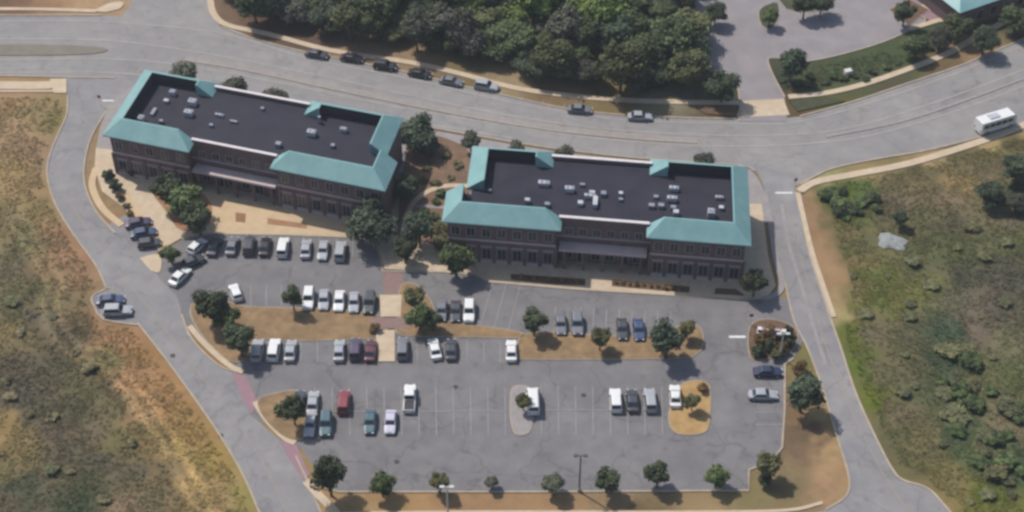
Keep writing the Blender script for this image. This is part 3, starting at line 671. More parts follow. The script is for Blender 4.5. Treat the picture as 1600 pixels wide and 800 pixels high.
# ------------------------------------------------------------------ trees
def tree_proto(name, H, rx, rz, leaf, n, size, kind='round', seed=1, trunk_h=None, lobes=9):
    """crown centre sits at height H, half-height rz"""
    r = random.Random(seed); root = empty(name, (0, 0, 0))
    t = MB(); th = H - rz * .45
    t.tube((0, 0, -.1), (0, 0, th), .055 * rx + .06, .03 * rx + .03, 7)
    for i in range(6):
        a = r.uniform(0, 6.28); zz = th * r.uniform(.6, 1)
        t.tube((0, 0, zz), (cos(a) * rx * .6, sin(a) * rx * .6, H + r.uniform(-.2, .5) * rz), .02 * rx + .025, .015, 5)
    t.build('trunk', M['trunk'], root)
    cl = [(0, 0, H, .62)]
    for i in range(lobes):
        a = i * 2.4 + r.uniform(-.4, .4); el = r.uniform(-.55, .95); q = r.uniform(.45, .68)
        ce = math.sqrt(max(0, 1 - el * el * .8))
        cl.append((cos(a) * rx * q * ce, sin(a) * rx * q * ce, H + el * rz * .66, r.uniform(.28, .46)))
    v = []; f = []
    for i in range(n):
        cx, cy, cz, cr = r.choice(cl) if r.random() > .12 else cl[0]
        d = Vector((r.gauss(0, 1), r.gauss(0, 1), r.gauss(0, 1))).normalized() * (r.random() ** .38)
        rad = cr * r.uniform(.85, 1.2)
        p = Vector((cx + d.x * rad * rx, cy + d.y * rad * rx, cz + d.z * rad * rz * .95))
        if p.z < .15: p.z = .15 + r.random() * .2
        nn = (d + Vector((r.uniform(-.7, .7), r.uniform(-.7, .7), r.uniform(-.3, .9)))).normalized()
        a = nn.orthogonal().normalized(); b = nn.cross(a); an = r.uniform(0, 6.28); a, b = a * cos(an) + b * sin(an), b * cos(an) - a * sin(an)
        s = size * r.uniform(.6, 1.35); k = len(v)
        v += [p + a * s, p + b * s * .6, p - a * s * .9, p - b * s * .7]; f.append([k, k + 1, k + 2, k + 3])
    ob('crown', mesh('crown', v, f, leaf), root)
    index_kids(root); return root

PROTO = {}
def place_tree(key, px, py, rad, label=None, group=None, cat='tree', hf=1.45, name=None, squash=1.0, leaf=None):
    """px,py,rad: crown centre and half width in photo pixels"""
    base, s0, Hc = key_info[key]
    # iterate: metres per pixel near that spot
    q = G(px, py, 3); q2 = G(px + 1, py, 3); mpp = abs(q2[0] - q[0])
    s = rad * mpp / s0; zc = Hc * s * squash
    q = G(px, py, zc)
    if key in first_used: o = copy_tree(first_used[key])
    else: o = base; first_used[key] = o
    o.location = (q[0], q[1], .02 if cat != 'shrub' else 0.05); o.scale = (s, s, s * squash); o.rotation_euler = (0, 0, random.uniform(0, 6.28))
    if 'group' in o.keys() and not group: del o['group']
    prop(o, label, cat, group); return o
first_used = {}
key_info = {}
def defproto(key, name, H, rx, rz, leaf, n, size, seed, lobes=9):
    key_info[key] = (tree_proto(name, H, rx, rz, L[leaf], n, size, seed=seed, lobes=lobes), rx * .86, H)
for i, lf in enumerate(('dark', 'mid', 'blue', 'olive', 'grey')):
    defproto('park_' + lf, 'park_tree', 2.9, 2.0, 1.9, lf, 2600, .19, 10 + i)
defproto('park_tall', 'park_tree', 3.4, 1.9, 2.5, 'dark', 2600, .19, 31)
defproto('big_dark', 'shade_tree', 5.0, 4.0, 3.6, 'blue', 4500, .3, 33, 13)
for i, (lf, q) in enumerate((('dark', 'wood3'), ('blue', 'wood3'), ('mid', 'wood1'), ('grey', 'wood4'), ('olive', 'wood2'))):
    defproto('wood_' + lf, 'forest_tree', 6.0, 4.2, 4.2, q, 5200, .32, 50 + i, 12 + i * 2)
defproto('scrub_a', 'shrub', .75, 1.0, .8, 'scrub', 900, .13, 81, 7); defproto('scrub_b', 'shrub', .75, 1.0, .8, 'scrub2', 900, .13, 82, 7)
defproto('wood_bright', 'forest_tree', 6.0, 4.2, 4.2, 'bright', 4200, .34, 60, 14)
for i, lf in enumerate(('mid', 'olive', 'dark', 'brown')):
    defproto('shrub_' + lf, 'shrub', .75, 1.0, .8, lf, 900, .13, 70 + i, 7)

T_ = place_tree
# bottom row along the southern edge of the lot
for x, y, r, k, lab in ((514,742,25,'park_tall','largest and darkest tree in the row along the bottom edge of the parking lot'),
    (597,756,19,'park_mid','second tree from the left in the row along the bottom kerb'),
    (687,754,16,'park_olive','slim tree beside the pale lamp post at the bottom edge'),
    (768,752,11,'park_grey','smallest and thinnest tree in the bottom kerb row'),
    (865,753,18,'park_grey','grey green tree just left of the dark lamp post'),
    (948,748,20,'park_dark','round tree just right of the dark lamp post'),
    (1028,740,20,'park_dark','sixth tree from the right street corner, third from the right in the bottom row'),
    (1120,744,18,'park_mid','second tree from the right in the bottom kerb row'),
    (1200,727,21,'park_olive','olive tree on the raised corner at the right end of the bottom row')):
    if 'sixth' in lab: lab = 'round dark tree, third from the right in the bottom kerb row'
    T_(k, x, y, r, lab, 'trees along the bottom kerb of the lot')
for x, y, r, k, lab in ((266,396,15,'park_mid','small tree on the corner by the lot entrance, beside parked cars'),
    (330,478,27,'park_dark','broad tree at the left tip of the upper mulch island'),
    (352,492,20,'park_mid','tree in the left mulch island, behind the broad corner tree'),
    (374,530,24,'park_dark','tree at the lower left end of the upper mulch island'),
    (457,464,15,'park_tall','small dark tree between empty stalls and white parked cars'),
    (647,466,18,'park_olive','rounded tree just right of the tan walkway slab'),
    (655,492,20,'park_mid','green tree in the narrow island below the rounded tree'),
    (676,500,15,'park_dark','low dark tree at the kerb beside the grey car right of the walkway'),
    (835,502,20,'park_dark','dark tree at the left end of the right mulch island'),
    (938,528,17,'park_olive','middle tree of the right mulch island'),
    (1043,528,27,'park_blue','wide dark tree at the right end of the right mulch island'),
    (1074,514,14,'park_olive','small olive tree at the rounded tip of the right mulch island'),
    (458,640,18,'park_tall','tree on the small mulch island by the red paved entrance'),
    (818,628,13,'park_olive','small tree on the narrow concrete island beside the white van'),
    (1082,628,13,'park_olive','small tree on the ochre island in the right of the lot'),
    (1256,612,28,'park_blue','wide tree on the verge between the lot and the right street'),
    (1180,440,20,'park_dark','dark tree at the right front corner of the right building'),
    (632,390,18,'park_dark','small tree in the round concrete planter at the head of the walkway'),
    (712,402,25,'park_mid','tree at the left front corner of the right building'),
    (692,372,20,'park_olive','olive tree in the garden left of the right building'),
    (655,352,25,'park_blue','dark bluish tree in the garden between the buildings'),
    (262,292,24,'park_dark','uppermost tree of the cluster beside the left patio'),
    (288,312,27,'park_mid','middle tree of the cluster beside the left patio'),
    (308,338,24,'park_dark','lowest tree of the cluster beside the left patio'),
    (287,110,22,'park_grey','tree behind the left building, nearest the left street'),
    (366,132,19,'park_grey','street tree behind the left building, beside the first teal roof end'),
    (430,150,19,'park_grey','street tree behind the flat middle of the left building'),
    (735,217,15,'park_grey','street tree behind the left wing of the right building'),
    (806,230,13,'park_grey','small street tree behind the flat roof, left of the middle'),
    (880,240,16,'park_grey','street tree behind the middle of the right building'),
    (1100,248,15,'park_grey','street tree behind the right wing of the right building'),
    (1415,18,17,'park_dark','low tree on the diamond island in the pale car park'),
    (1258,6,17,'park_dark','left one of two dark trees on the wide island at the top frame edge'),
    (1238,98,22,'park_blue','round dark tree on the lawn beside the driveway'),
    (1203,24,13,'park_mid','small tree on the island in the drive at the top'),
    ):
    T_(k, x, y, r, lab)
for x, y, r, k, lab in ((648,205,33,'big_dark','large tree right of the left building, close to the road'),
    (630,290,26,'big_dark','dark tree against the right end wall of the left building'),
    (578,345,40,'big_dark','very large dark tree at the right end of the left patio'),
    (668,225,20,'big_dark','dark tree in the garden just below the large road side tree'),
    (1500,40,22,'wood_mid','tree in front of the corner building, top right'),
    (1540,62,22,'wood_dark','dark tree overhanging the pavement at the top right'),
    (1590,28,24,'wood_mid','tree at the far top right corner beside the road'),
    (1430,72,20,'wood_mid','bushy tree on the lawn strip below the pale car park, right of the white box'),
    (1470,58,18,'wood_grey','grey green tree on the lawn strip nearest the terrace'),
    (1408,342,12,'wood_dark','lone dark narrow tree above the pale rock in the right field'),
    (1548,304,22,'wood_blue','dark tree in the upper right of the right field'),
    (1592,262,24,'wood_dark','dark tree at the right frame edge below the road'),
    (1590,318,18,'wood_grey','tree at the right frame edge below its darker neighbour'),
    (1130,134,26,'wood_dark','low dark tree at the wood corner beside the driveway apron'),
    (1118,20,18,'wood_dark','dark tree overhanging the pale car park at its top left'),
    (1284,6,19,'wood_dark','right one of two dark trees on the wide island at the top frame edge')):
    T_(k, x, y, r, lab, squash=.75)
# the wood north of the road
WOOD = [(352,-70),(358,-8),(380,14),(430,18),(500,38),(560,46),(640,56),(720,70),(800,92),(840,112),(900,120),(1000,130),(1086,128),(1080,60),(1084,-70)]
def inpoly(x, y, P):
    c = False; n = len(P)
    for i in range(n):
        (ax, ay), (bx, by) = P[i], P[(i + 1) % n]
        if (ay > y) != (by > y) and x < (bx - ax) * (y - ay) / (by - ay) + ax: c = not c
    return c
WEDGE = catmull(WOOD[1:13], 6)
r = random.Random(3); pts = []; tries = 0
while len(pts) < 105 and tries < 9000:
    tries += 1; x, y = r.uniform(350, 1095), r.uniform(-60, 134)
    if not inpoly(x, y, WOOD): continue
    if 960 < x < 1060 and 20 < y < 50 and r.random() < .7: continue
    if 860 < x < 990 and 55 < y < 85: continue
    if all(math.hypot(x - a, (y - b) * 1.35) > 26 for a, b in pts): pts.append((x, y))
for x, y in sorted(pts, key=lambda p: p[1]):
    if 790 < x < 990 and y < 40: k = 'wood_bright'; lab = 'bright yellow green tree in the wood north of the road'; g = 'bright trees in the wood'
    elif 700 < x < 830 and y < 30 and r.random() < .4: k = 'wood_bright'; lab = 'bright yellow green tree in the wood north of the road'; g = 'bright trees in the wood'
    else: k = r.choice(['wood_dark', 'wood_blue', 'wood_mid', 'wood_mid', 'wood_grey', 'wood_olive']); lab = 'dark broadleaf tree %s of the wood, %s' % ('on the road side' if y > 60 + (x - 400) * .05 else ('in the middle' if y > 10 else 'on the far side'), ['above the left building roof', 'above the gap between the buildings', 'above the right building', 'beside the pale car park'][min(3, max(0, int((x - 350) / 186)))]); g = 'dark trees in the wood'
    room = min(math.hypot(x - p[0], (y - p[1]) * 1.5) for p in WEDGE)
    rd = min(r.uniform(20, 37), max(15, 17 + room * .55)); T_(k, x, y, rd, lab, g, squash=r.uniform(.5, 1.0) if rd > 24 else r.uniform(.5, .72))
# shrubs
def shrubs(poly, n, rad, keys, lab, grp, seed, gap=16, sq=(.3, .6)):
    r = random.Random(seed); P = []; k = 0
    x0, x1 = min(p[0] for p in poly), max(p[0] for p in poly); y0, y1 = min(p[1] for p in poly), max(p[1] for p in poly)
    while len(P) < n and k < 6000:
        k += 1; x, y = r.uniform(x0, x1), r.uniform(y0, y1)
        if inpoly(x, y, poly) and all(math.hypot(x - a, y - b) > gap for a, b in P): P.append((x, y))
    for x, y in P:
        o = T_(r.choice(keys), x, y, r.uniform(*rad), lab, grp, 'shrub', squash=r.uniform(*sq))
        q = o.location; o.location.z = float(field_h(np.array([q.x]), np.array([q.y]))[0]) - .05
shrubs([(1330,400),(1440,330),(1600,350),(1600,800),(1520,790),(1400,690),(1340,560)], 26, (6, 14), ['scrub_a', 'scrub_a', 'shrub_olive'], 'low olive green shrub in the rough grass right of the right street', 'shrubs in the right field', 5, 18)
shrubs([(1470,490),(1520,510),(1530,600),(1600,620),(1600,770),(1540,740),(1500,700),(1470,640)], 26, (10, 22), ['shrub_mid', 'shrub_mid', 'scrub_a', 'shrub_olive'], 'dark green bush in the thicket in the lower right of the right field', 'dark bushes in the right field', 6, 14, (.35, .6))
shrubs([(1280,300),(1370,292),(1380,330),(1310,345)], 12, (8, 16), ['shrub_mid', 'shrub_dark'], 'green bush in the top corner of the right field near the crossing', 'bushes in the field corner', 8, 12)
shrubs([(0,470),(60,440),(150,560),(230,700),(260,800),(0,800)], 13, (7, 14), ['scrub_a', 'scrub_b', 'scrub_b'], 'low olive brown shrub in the rough grass left of the left street', 'shrubs in the left field', 7, 26)
shrubs([(1215,120),(1330,112),(1440,78),(1480,60),(1400,112),(1310,136),(1230,142)], 14, (6, 10), ['shrub_dark', 'shrub_mid'], 'dark shrub on the lawn strip between the pale car park and pavement', 'shrubs on the lawn strip', 9, 14)
for x, y, rr, k, lab in ((180,291,11,'shrub_dark','dark round shrub at the left end of the left building front'), (187,308,7,'shrub_brown','small brown shrub just below the dark round one'), (197,321,6,'shrub_olive','tiny olive shrub in the middle of the pale forecourt'),
    (203,333,6,'shrub_brown','tiny brown shrub nearest the parked purple car'), (170,274,11,'shrub_dark','dark shrub tucked against the wall corner of the left building'), (208,268,9,'shrub_dark','dark shrub below the left building windows'),
    (1200,522,14,'shrub_brown','russet shrub in front of the monument sign'), (1230,530,13,'shrub_dark','dark shrub right of the monument sign'), (1185,548,12,'shrub_dark','dark shrub left and below the monument sign'), (1215,552,12,'shrub_olive','olive shrub at the lower tip of the sign island'), (1206,541,13,'shrub_dark','dark shrub in the middle of the sign island below the sign'), (1222,543,12,'shrub_brown','russet shrub between two dark shrubs on the sign island'), (1188,534,11,'shrub_brown','russet shrub at the left end of the monument sign'), (1232,518,10,'shrub_dark','dark shrub behind the right end of the monument sign'),
    (435,640,9,'shrub_mid','green shrub left of the tree on the entrance island'), (1195,752,13,'shrub_mid','green shrub under the raised corner olive tree'), (1062,622,9,'shrub_brown','ochre shrub left of the island tree'), (1098,606,9,'shrub_brown','ochre shrub at the top of the small right island'),
    (940,262,12,'shrub_dark','dark clipped shrub behind the flat roof of the right building'), (955,262,11,'shrub_dark','dark clipped shrub next to the one behind the flat roof'),
    (585,512,9,'shrub_brown','dark russet shrub left of the brick landing'), (1250,575,12,'shrub_brown','russet shrub on the verge above the wide tree')):
    T_(k, x, y, rr, lab, None, 'shrub')

shrubs([(655,232),(722,238),(722,282),(690,292),(655,300)], 8, (7, 11), ['shrub_mid', 'shrub_olive', 'scrub_b'], 'low shrub in the upper garden bed between the two buildings', 'shrubs in the upper garden bed', 14, 14, (.5, .8))
shrubs([(672,305),(690,300),(690,395),(668,372),(655,340)], 7, (7, 11), ['shrub_mid', 'shrub_olive'], 'low shrub in the lower garden bed left of the right building', 'shrubs in the lower garden bed', 15, 13, (.5, .8))
# hedges / bed planting as individual low plants
r = random.Random(21)
for (x0, y0, x1, y1, n, k, lab, g) in ((803,431,910,441,11,'shrub_brown','low brown plant in the left bed before the right building','plants in the left front bed'),
                                  (962,441,1072,452,11,'shrub_brown','low brown plant in the right bed before the right building','plants in the right front bed')):
    for i in range(n):
        t = i / (n - 1); T_(k, x0 + (x1 - x0) * t, y0 + (y1 - y0) * t, r.uniform(3.5, 5), lab, g, 'plant')

# grass tufts (one mass)
def tufts(name, polys, n, seed, size=(.18, .42), jitter=.35):
    rr = np.random.RandomState(seed); V = []; F = []; C = []
    for poly in polys:
        P = np.array(poly); lo, hi = P.min(0), P.max(0); lo = np.maximum(lo, (-118, -64)); hi = np.minimum(hi, (118, 88))
        x = rr.uniform(lo[0], hi[0], n * 3); y = rr.uniform(lo[1], hi[1], n * 3)
        d = seg_dist(x, y, poly); dens = nse(x, y, .35, 20) + .5 * nse(x, y, 1.1, 21)
        kx = (d > .6) & (dens > rr.uniform(-.9, .9, len(x))); x, y = x[kx][:n], y[kx][:n]
        h = field_h(x, y); c = ground_colour(x, y)
        for i in range(len(x)):
            cc = c[i] * rr.uniform(1 - jitter, 1 + jitter); cc = cc * np.array([rr.uniform(.88, 1.08), rr.uniform(.96, 1.1), .95])
            for q in range(2):
                a = rr.uniform(0, pi); s = rr.uniform(*size); k = len(V); ca_, sa_ = cos(a), sin(a); bx, by = x[i] + rr.uniform(-.3, .3), y[i] + rr.uniform(-.3, .3)
                t1, t2 = rr.uniform(.02, .16, 2) * s / .3
                V += [(bx - ca_ * s, by - sa_ * s, h[i] + .02), (bx + sa_ * s * .6, by - ca_ * s * .6, h[i] + .03 + t1), (bx + ca_ * s, by + sa_ * s, h[i] + .03), (bx - sa_ * s * .6, by + ca_ * s * .6, h[i] + .03 + t2)]
                F.append([k, k + 1, k + 2, k + 3]); C += [(*cc, 1)] * 4
    me = mesh(name, V, F, M['tuft']); ca = me.color_attributes.new('Col', 'FLOAT_COLOR', 'POINT'); ca.data.foreach_set('color', np.array(C, np.float32).ravel())
    o = ob(name, me); return o
M['tuft'] = mat('grass_blades', .8, 1.2, 1.2, .95, attr='Col')
prop(tufts('grass', [FIELD_L, FIELD_R], 30000, 4, (.15, .36), .28), 'rough mottled grass and weeds covering both open fields', 'grass', kind='stuff')
LAWN = GP([(1212,104),(1262,104),(1330,90),(1400,72),(1450,44),(1500,50),(1540,40),(1480,76),(1420,100),(1350,124),(1290,138),(1222,146)])
prop(tufts('verge_grass', [LAWN], 2500, 5, (.12, .3)), 'dark green grass on the strip below the pale car park', 'grass', kind='stuff')

# ------------------------------------------------------------------ vehicles
PAINT = {}
def paint(nm, c, rough=.3):
    m = bpy.data.materials.new('car_paint_' + nm); m.use_nodes = True; b = m.node_tree.nodes['Principled BSDF']
    b.inputs['Base Color'].default_value = (*c, 1); b.inputs['Roughness'].default_value = rough; b.inputs['Coat Weight'].default_value = .3; b.inputs['Coat Roughness'].default_value = .15
    n = m.node_tree.nodes; l = m.node_tree.links
    g = n.new('ShaderNodeTexNoise'); g.inputs['Scale'].default_value = 3; mr = n.new('ShaderNodeMapRange'); mr.inputs['To Min'].default_value = rough - .08; mr.inputs['To Max'].default_value = rough + .2
    l.new(g.outputs['Fac'], mr.inputs['Value']); l.new(mr.outputs[0], b.inputs['Roughness'])
    PAINT[nm] = m
for nm, c in dict(white=(.56, .56, .55), silver=(.27, .28, .30), grey=(.13, .135, .15), charcoal=(.045, .047, .055), black=(.016, .016, .02), blue=(.04, .06, .12), navy=(.02, .025, .06), red=(.17, .03, .035), maroon=(.08, .02, .03),
                  purple=(.06, .045, .08), teal=(.045, .09, .11), beige=(.36, .32, .27), lavender=(.40, .39, .46)).items(): paint(nm, c)

def car_proto(kind):
    root = empty({'sedan': 'parked_car', 'suv': 'parked_suv', 'hatch': 'parked_hatchback', 'pickup': 'pickup_truck', 'van': 'parked_van'}[kind], (0, 0, 0))
    # stations: x, belt height, half width ; cabin: (x_bottom_rear, x_top_rear, x_top_front, x_bottom_front), roof z
    if kind == 'sedan': Lh, Wd, st, cab, zr = 2.38, .91, [(-1, .62, .84), (-.95, .86, .95), (-.55, .98, 1), (.42, .96, 1), (.72, .86, .99), (.93, .74, .93), (1, .55, .82)], (-1.75, -1.1, .35, 1.05), 1.44
    if kind == 'hatch': Lh, Wd, st, cab, zr = 2.08, .88, [(-1, .65, .86), (-.96, .92, .95), (-.5, .97, 1), (.42, .95, 1), (.74, .86, .98), (.94, .74, .92), (1, .55, .82)], (-1.95, -1.6, .3, 1.0), 1.48
    if kind == 'suv': Lh, Wd, st, cab, zr = 2.4, .96, [(-1, .7, .9), (-.97, 1.05, .97), (-.5, 1.08, 1), (.4, 1.06, 1), (.72, 1.0, .99), (.94, .9, .94), (1, .62, .85)], (-2.28, -2.0, .3, .95), 1.78
    if kind == 'pickup': Lh, Wd, st, cab, zr = 2.85, .98, [(-1, .7, .95), (-.985, 1.02, .98), (-.5, 1.05, 1), (.35, 1.08, 1), (.66, 1.04, 1), (.94, .95, .95), (1, .65, .86)], (-.55, -.4, .95, 1.45), 1.85
    if kind == 'van': Lh, Wd, st, cab, zr = 2.7, 1.0, [(-1, .8, .95), (-.985, 1.2, .98), (-.5, 1.22, 1), (.5, 1.22, 1), (.8, 1.08, .98), (.95, .92, .94), (1, .62, .86)], (-2.66, -2.6, 1.25, 2.0), 2.15
    m = MB(); sec = []
    v = []
    for (fx, zb, fw) in st:
        x = fx * Lh; hw = Wd * fw; z0 = .30
        v += [(x, -hw * .96, z0), (x, -hw, z0 + .2), (x, -hw, zb - .16), (x, -hw * .93, zb - .03), (x, -hw * .6, zb), (x, hw * .6, zb), (x, hw * .93, zb - .03), (x, hw, zb - .16), (x, hw, z0 + .2), (x, hw * .96, z0)]
    n = 10; f = []
    for i in range(len(st) - 1):
        for j in range(n): a = i * n + j; b = i * n + (j + 1) % n; f.append([a, b, b + n, a + n])
    f += [list(range(n)), [(len(st) - 1) * n + k for k in range(n)][::-1]]
    f = [q[::-1] for q in f]
    m.add(v, f)
    xr0, xr1, xf1, xf0 = cab; zb = max(s[1] for s in st) - .06; wb, wt = Wd * .93, Wd * .76
    c = [(xr0, -wb, zb), (xf0, -wb, zb), (xf0, wb, zb), (xr0, wb, zb), (xr1, -wt, zr), (xf1, -wt, zr), (xf1, wt, zr), (xr1, wt, zr),
         ((xr1 + .1), -wt * .8, zr + .05), (xf1 - .12, -wt * .8, zr + .05), (xf1 - .12, wt * .8, zr + .05), (xr1 + .1, wt * .8, zr + .05)]
    m.add(c, [[0, 1, 5, 4], [1, 2, 6, 5], [2, 3, 7, 6], [3, 0, 4, 7], [4, 5, 9, 8], [5, 6, 10, 9], [6, 7, 11, 10], [7, 4, 8, 11], [8, 9, 10, 11]])
    body = m.build('body', PAINT['white'], root)
    C = [Vector(q) for q in c]
    def panel(name, a, b, c_, d, k0=.06, k1=.94, j0=.12, j1=.9, off=.015):
        """a,b bottom; c_,d top above b,a"""
        nrm = (b - a).cross(d - a).normalized()
        P = lambda s, t: (a.lerp(b, s)).lerp(d.lerp(c_, s), t) + nrm * off
        MB().add([P(k0, j0), P(k1, j0), P(k1, j1), P(k0, j1)], [[0, 1, 2, 3]]).build(name, M['carglass'], root)
    panel('windshield', C[1], C[2], C[6], C[5]); panel('rear_window', C[3], C[0], C[4], C[7])
    if kind != 'van':
        panel('side_window', C[0], C[1], C[5], C[4], .06, .93); panel('side_window', C[2], C[3], C[7], C[6], .07, .94)
    else:
        panel('side_window', C[0], C[1], C[5], C[4], .7, .94, .3, .85); panel('side_window', C[2], C[3], C[7], C[6], .06, .3, .3, .85)
    if kind == 'pickup': MB().box(-2.7, -.7, -.8, .8, 1.0, 1.075).build('bed_cover', M['ramp_metal'], root)
    for sx in (-1, 1):
        for sy in (-1, 1):
            x = sx * Lh * .62; r_ = .34 if kind in ('sedan', 'hatch') else .39
            wh = MB().tube((x, sy * (Wd - .2), r_), (x, sy * (Wd + .015), r_), r_, r_, 14).build('wheel', M['tyre'], root)
            MB().tube((x, sy * (Wd - .02), r_), (x, sy * (Wd + .03), r_), r_ * .6, r_ * .55, 10).build('rim', M['rim'], wh)
    zl = st[-2][1] - .12
    for sy in (-1, 1):
        MB().box(Lh * .955, Lh * 1.0 + .0, sy * Wd * .62 - .16, sy * Wd * .62 + .16, zl - .12, zl + .04).build('headlight', M['lamp'], root)
        MB().box(-Lh - .02, -Lh + .06, sy * Wd * .72 - .12, sy * Wd * .72 + .12, .66, .86).build('taillight', M['tail'], root)
        MB().box(cab[3] - .35, cab[3] - .17, sy * (Wd + .08) - .09, sy * (Wd + .08) + .09, zb, zb + .13).build('mirror', M['ramp_metal'], root)
    index_kids(root); return root
CP = {k: car_proto(k) for k in ('sedan', 'suv', 'hatch', 'pickup', 'van')}
used = set()
KN = {'sedan': 'car', 'suv': 'car', 'hatch': 'car', 'pickup': 'pickup truck', 'van': 'van'}
def car(kind, col, px, py, ang, label, group, z=.06):
    if kind in used: o = copy_tree(CP[kind])
    else: o = CP[kind]; used.add(kind)
    q = G(px, py, z + .7); o.location = (q[0], q[1], z); o.rotation_euler = (0, 0, R(ang + random.uniform(-2, 2))); o.scale = (.95, .95, .95)
    b = [c for c in o.children if c.name.split('.')[0] == 'body']
    for c in b:
        c.material_slots[0].link = 'OBJECT'; c.material_slots[0].material = PAINT[col]
    if 'group' in o.keys(): del o['group']
    prop(o, label, KN[kind], group); return o
bpy.context.view_layer.update()
ORD = ['first', 'second', 'third', 'fourth', 'fifth', 'sixth', 'seventh', 'eighth', 'ninth', 'tenth']
CW = {'suv': 'SUV', 'sedan': 'sedan', 'hatch': 'hatchback', 'pickup': 'pickup', 'van': 'van'}
def row(cars, where, group, ang, frm='from the left', z=.06):
    cars = list(cars)
    for i, c in enumerate(cars):
        kind, col, px, py = c[:4]; a = c[4] if len(c) > 4 else ang
        car(kind, col, px, py, a, '%s %s, %s %s %s' % (col, CW[kind], ORD[i], frm, where), group, z)
row([('hatch', 'white', 308, 384, 62), ('sedan', 'charcoal', 335, 384, 80), ('sedan', 'grey', 363, 383, 88), ('suv', 'charcoal', 389, 383), ('sedan', 'black', 414, 384), ('suv', 'white', 442, 386), ('sedan', 'silver', 478, 388), ('sedan', 'silver', 505, 390, -90), ('suv', 'silver', 532, 392)],
    'in the row along the left patio', 'cars parked along the left patio', 90)
row([('sedan', 'charcoal', 300, 408, 35), ('sedan', 'white', 281, 431, 60)], 'of two at the left end of the upper aisle', 'cars at the left end of the upper aisle', 40, 'from the top')
row([('hatch', 'white', 368, 456, 110), ('suv', 'white', 482, 466), ('sedan', 'silver', 506, 467), ('sedan', 'white', 530, 469), ('sedan', 'silver', 553, 471), ('suv', 'charcoal', 577, 473)],
    'in the row above the left mulch island', 'cars above the left mulch island', -90)
row([('sedan', 'grey', 690, 484), ('sedan', 'charcoal', 712, 485), ('suv', 'white', 733, 486)], 'of three right of the walkway trees', 'cars right of the walkway trees', -90)
row([('sedan', 'grey', 876, 505), ('suv', 'grey', 902, 506), ('sedan', 'charcoal', 972, 513), ('sedan', 'blue', 998, 514, -90)], 'in the row above the right mulch island', 'cars above the right mulch island', -90)
row([('suv', 'silver', 402, 547), ('suv', 'white', 428, 546), ('sedan', 'silver', 454, 547), ('sedan', 'silver', 530, 547), ('suv', 'purple', 555, 545), ('sedan', 'maroon', 579, 547)],
    'in the row below the left mulch island', 'cars below the left mulch island', 90)
row([('suv', 'grey', 629, 544), ('sedan', 'white', 679, 544, 100), ('sedan', 'charcoal', 705, 545), ('sedan', 'white', 799, 547)], 'in the row right of the lower walkway slab', 'cars right of the lower walkway slab', 90)
row([('suv', 'charcoal', 467, 628), ('sedan', 'silver', 489, 628), ('suv', 'red', 537, 628), ('pickup', 'white', 640, 622)], 'in the upper line of the left double row', 'upper line of the left double row', 90)
row([('sedan', 'silver', 485, 662), ('suv', 'teal', 509, 662), ('sedan', 'teal', 578, 658), ('sedan', 'lavender', 610, 658)], 'in the lower line of the left double row', 'lower line of the left double row', -90)
car('van', 'white', 833, 626, 90, 'tall white van beside the narrow concrete island', None)
row([('suv', 'white', 962, 625), ('sedan', 'charcoal', 988, 625), ('suv', 'silver', 1016, 625), ('sedan', 'white', 1055, 618)], 'in the row left of the ochre island', 'cars left of the ochre island', 90)
row([('sedan', 'navy', 1200, 580), ('sedan', 'silver', 1192, 616)], 'of two along the right edge of the lot', 'cars along the right edge of the lot', 0, 'from the top')
row([('sedan', 'purple', 216, 347, 12), ('sedan', 'blue', 224, 363, 12), ('hatch', 'charcoal', 233, 379, 12)], 'of three in the bay right of the left street', 'cars in the bay right of the left street', 12, 'from the top', .055)
row([('sedan', 'blue', 172, 468, 8), ('suv', 'silver', 184, 485, 5)], 'of two in the bay beside the left field', 'cars in the bay beside the left field', 8, 'from the top', .05)
row([('sedan', 'charcoal', 495, 84, -15), ('sedan', 'black', 550, 90, -14), ('suv', 'black', 602, 102, -14), ('sedan', 'black', 656, 114, -16), ('sedan', 'grey', 705, 126, -17), ('suv', 'silver', 760, 134, -14), ('sedan', 'grey', 906, 170, -7), ('sedan', 'silver', 1000, 181, -4)],
    'parked along the upper kerb below the wood', 'cars parked along the upper kerb', -14, 'from the left', .03)
#car('sedan', 'silver', 38, 42, 0, 'silver car driving on the road at the far upper left', None, .03)
#car('sedan', 'charcoal', 1592, 90, 25, 'charcoal car cut by the right frame edge on the road', None, .03)

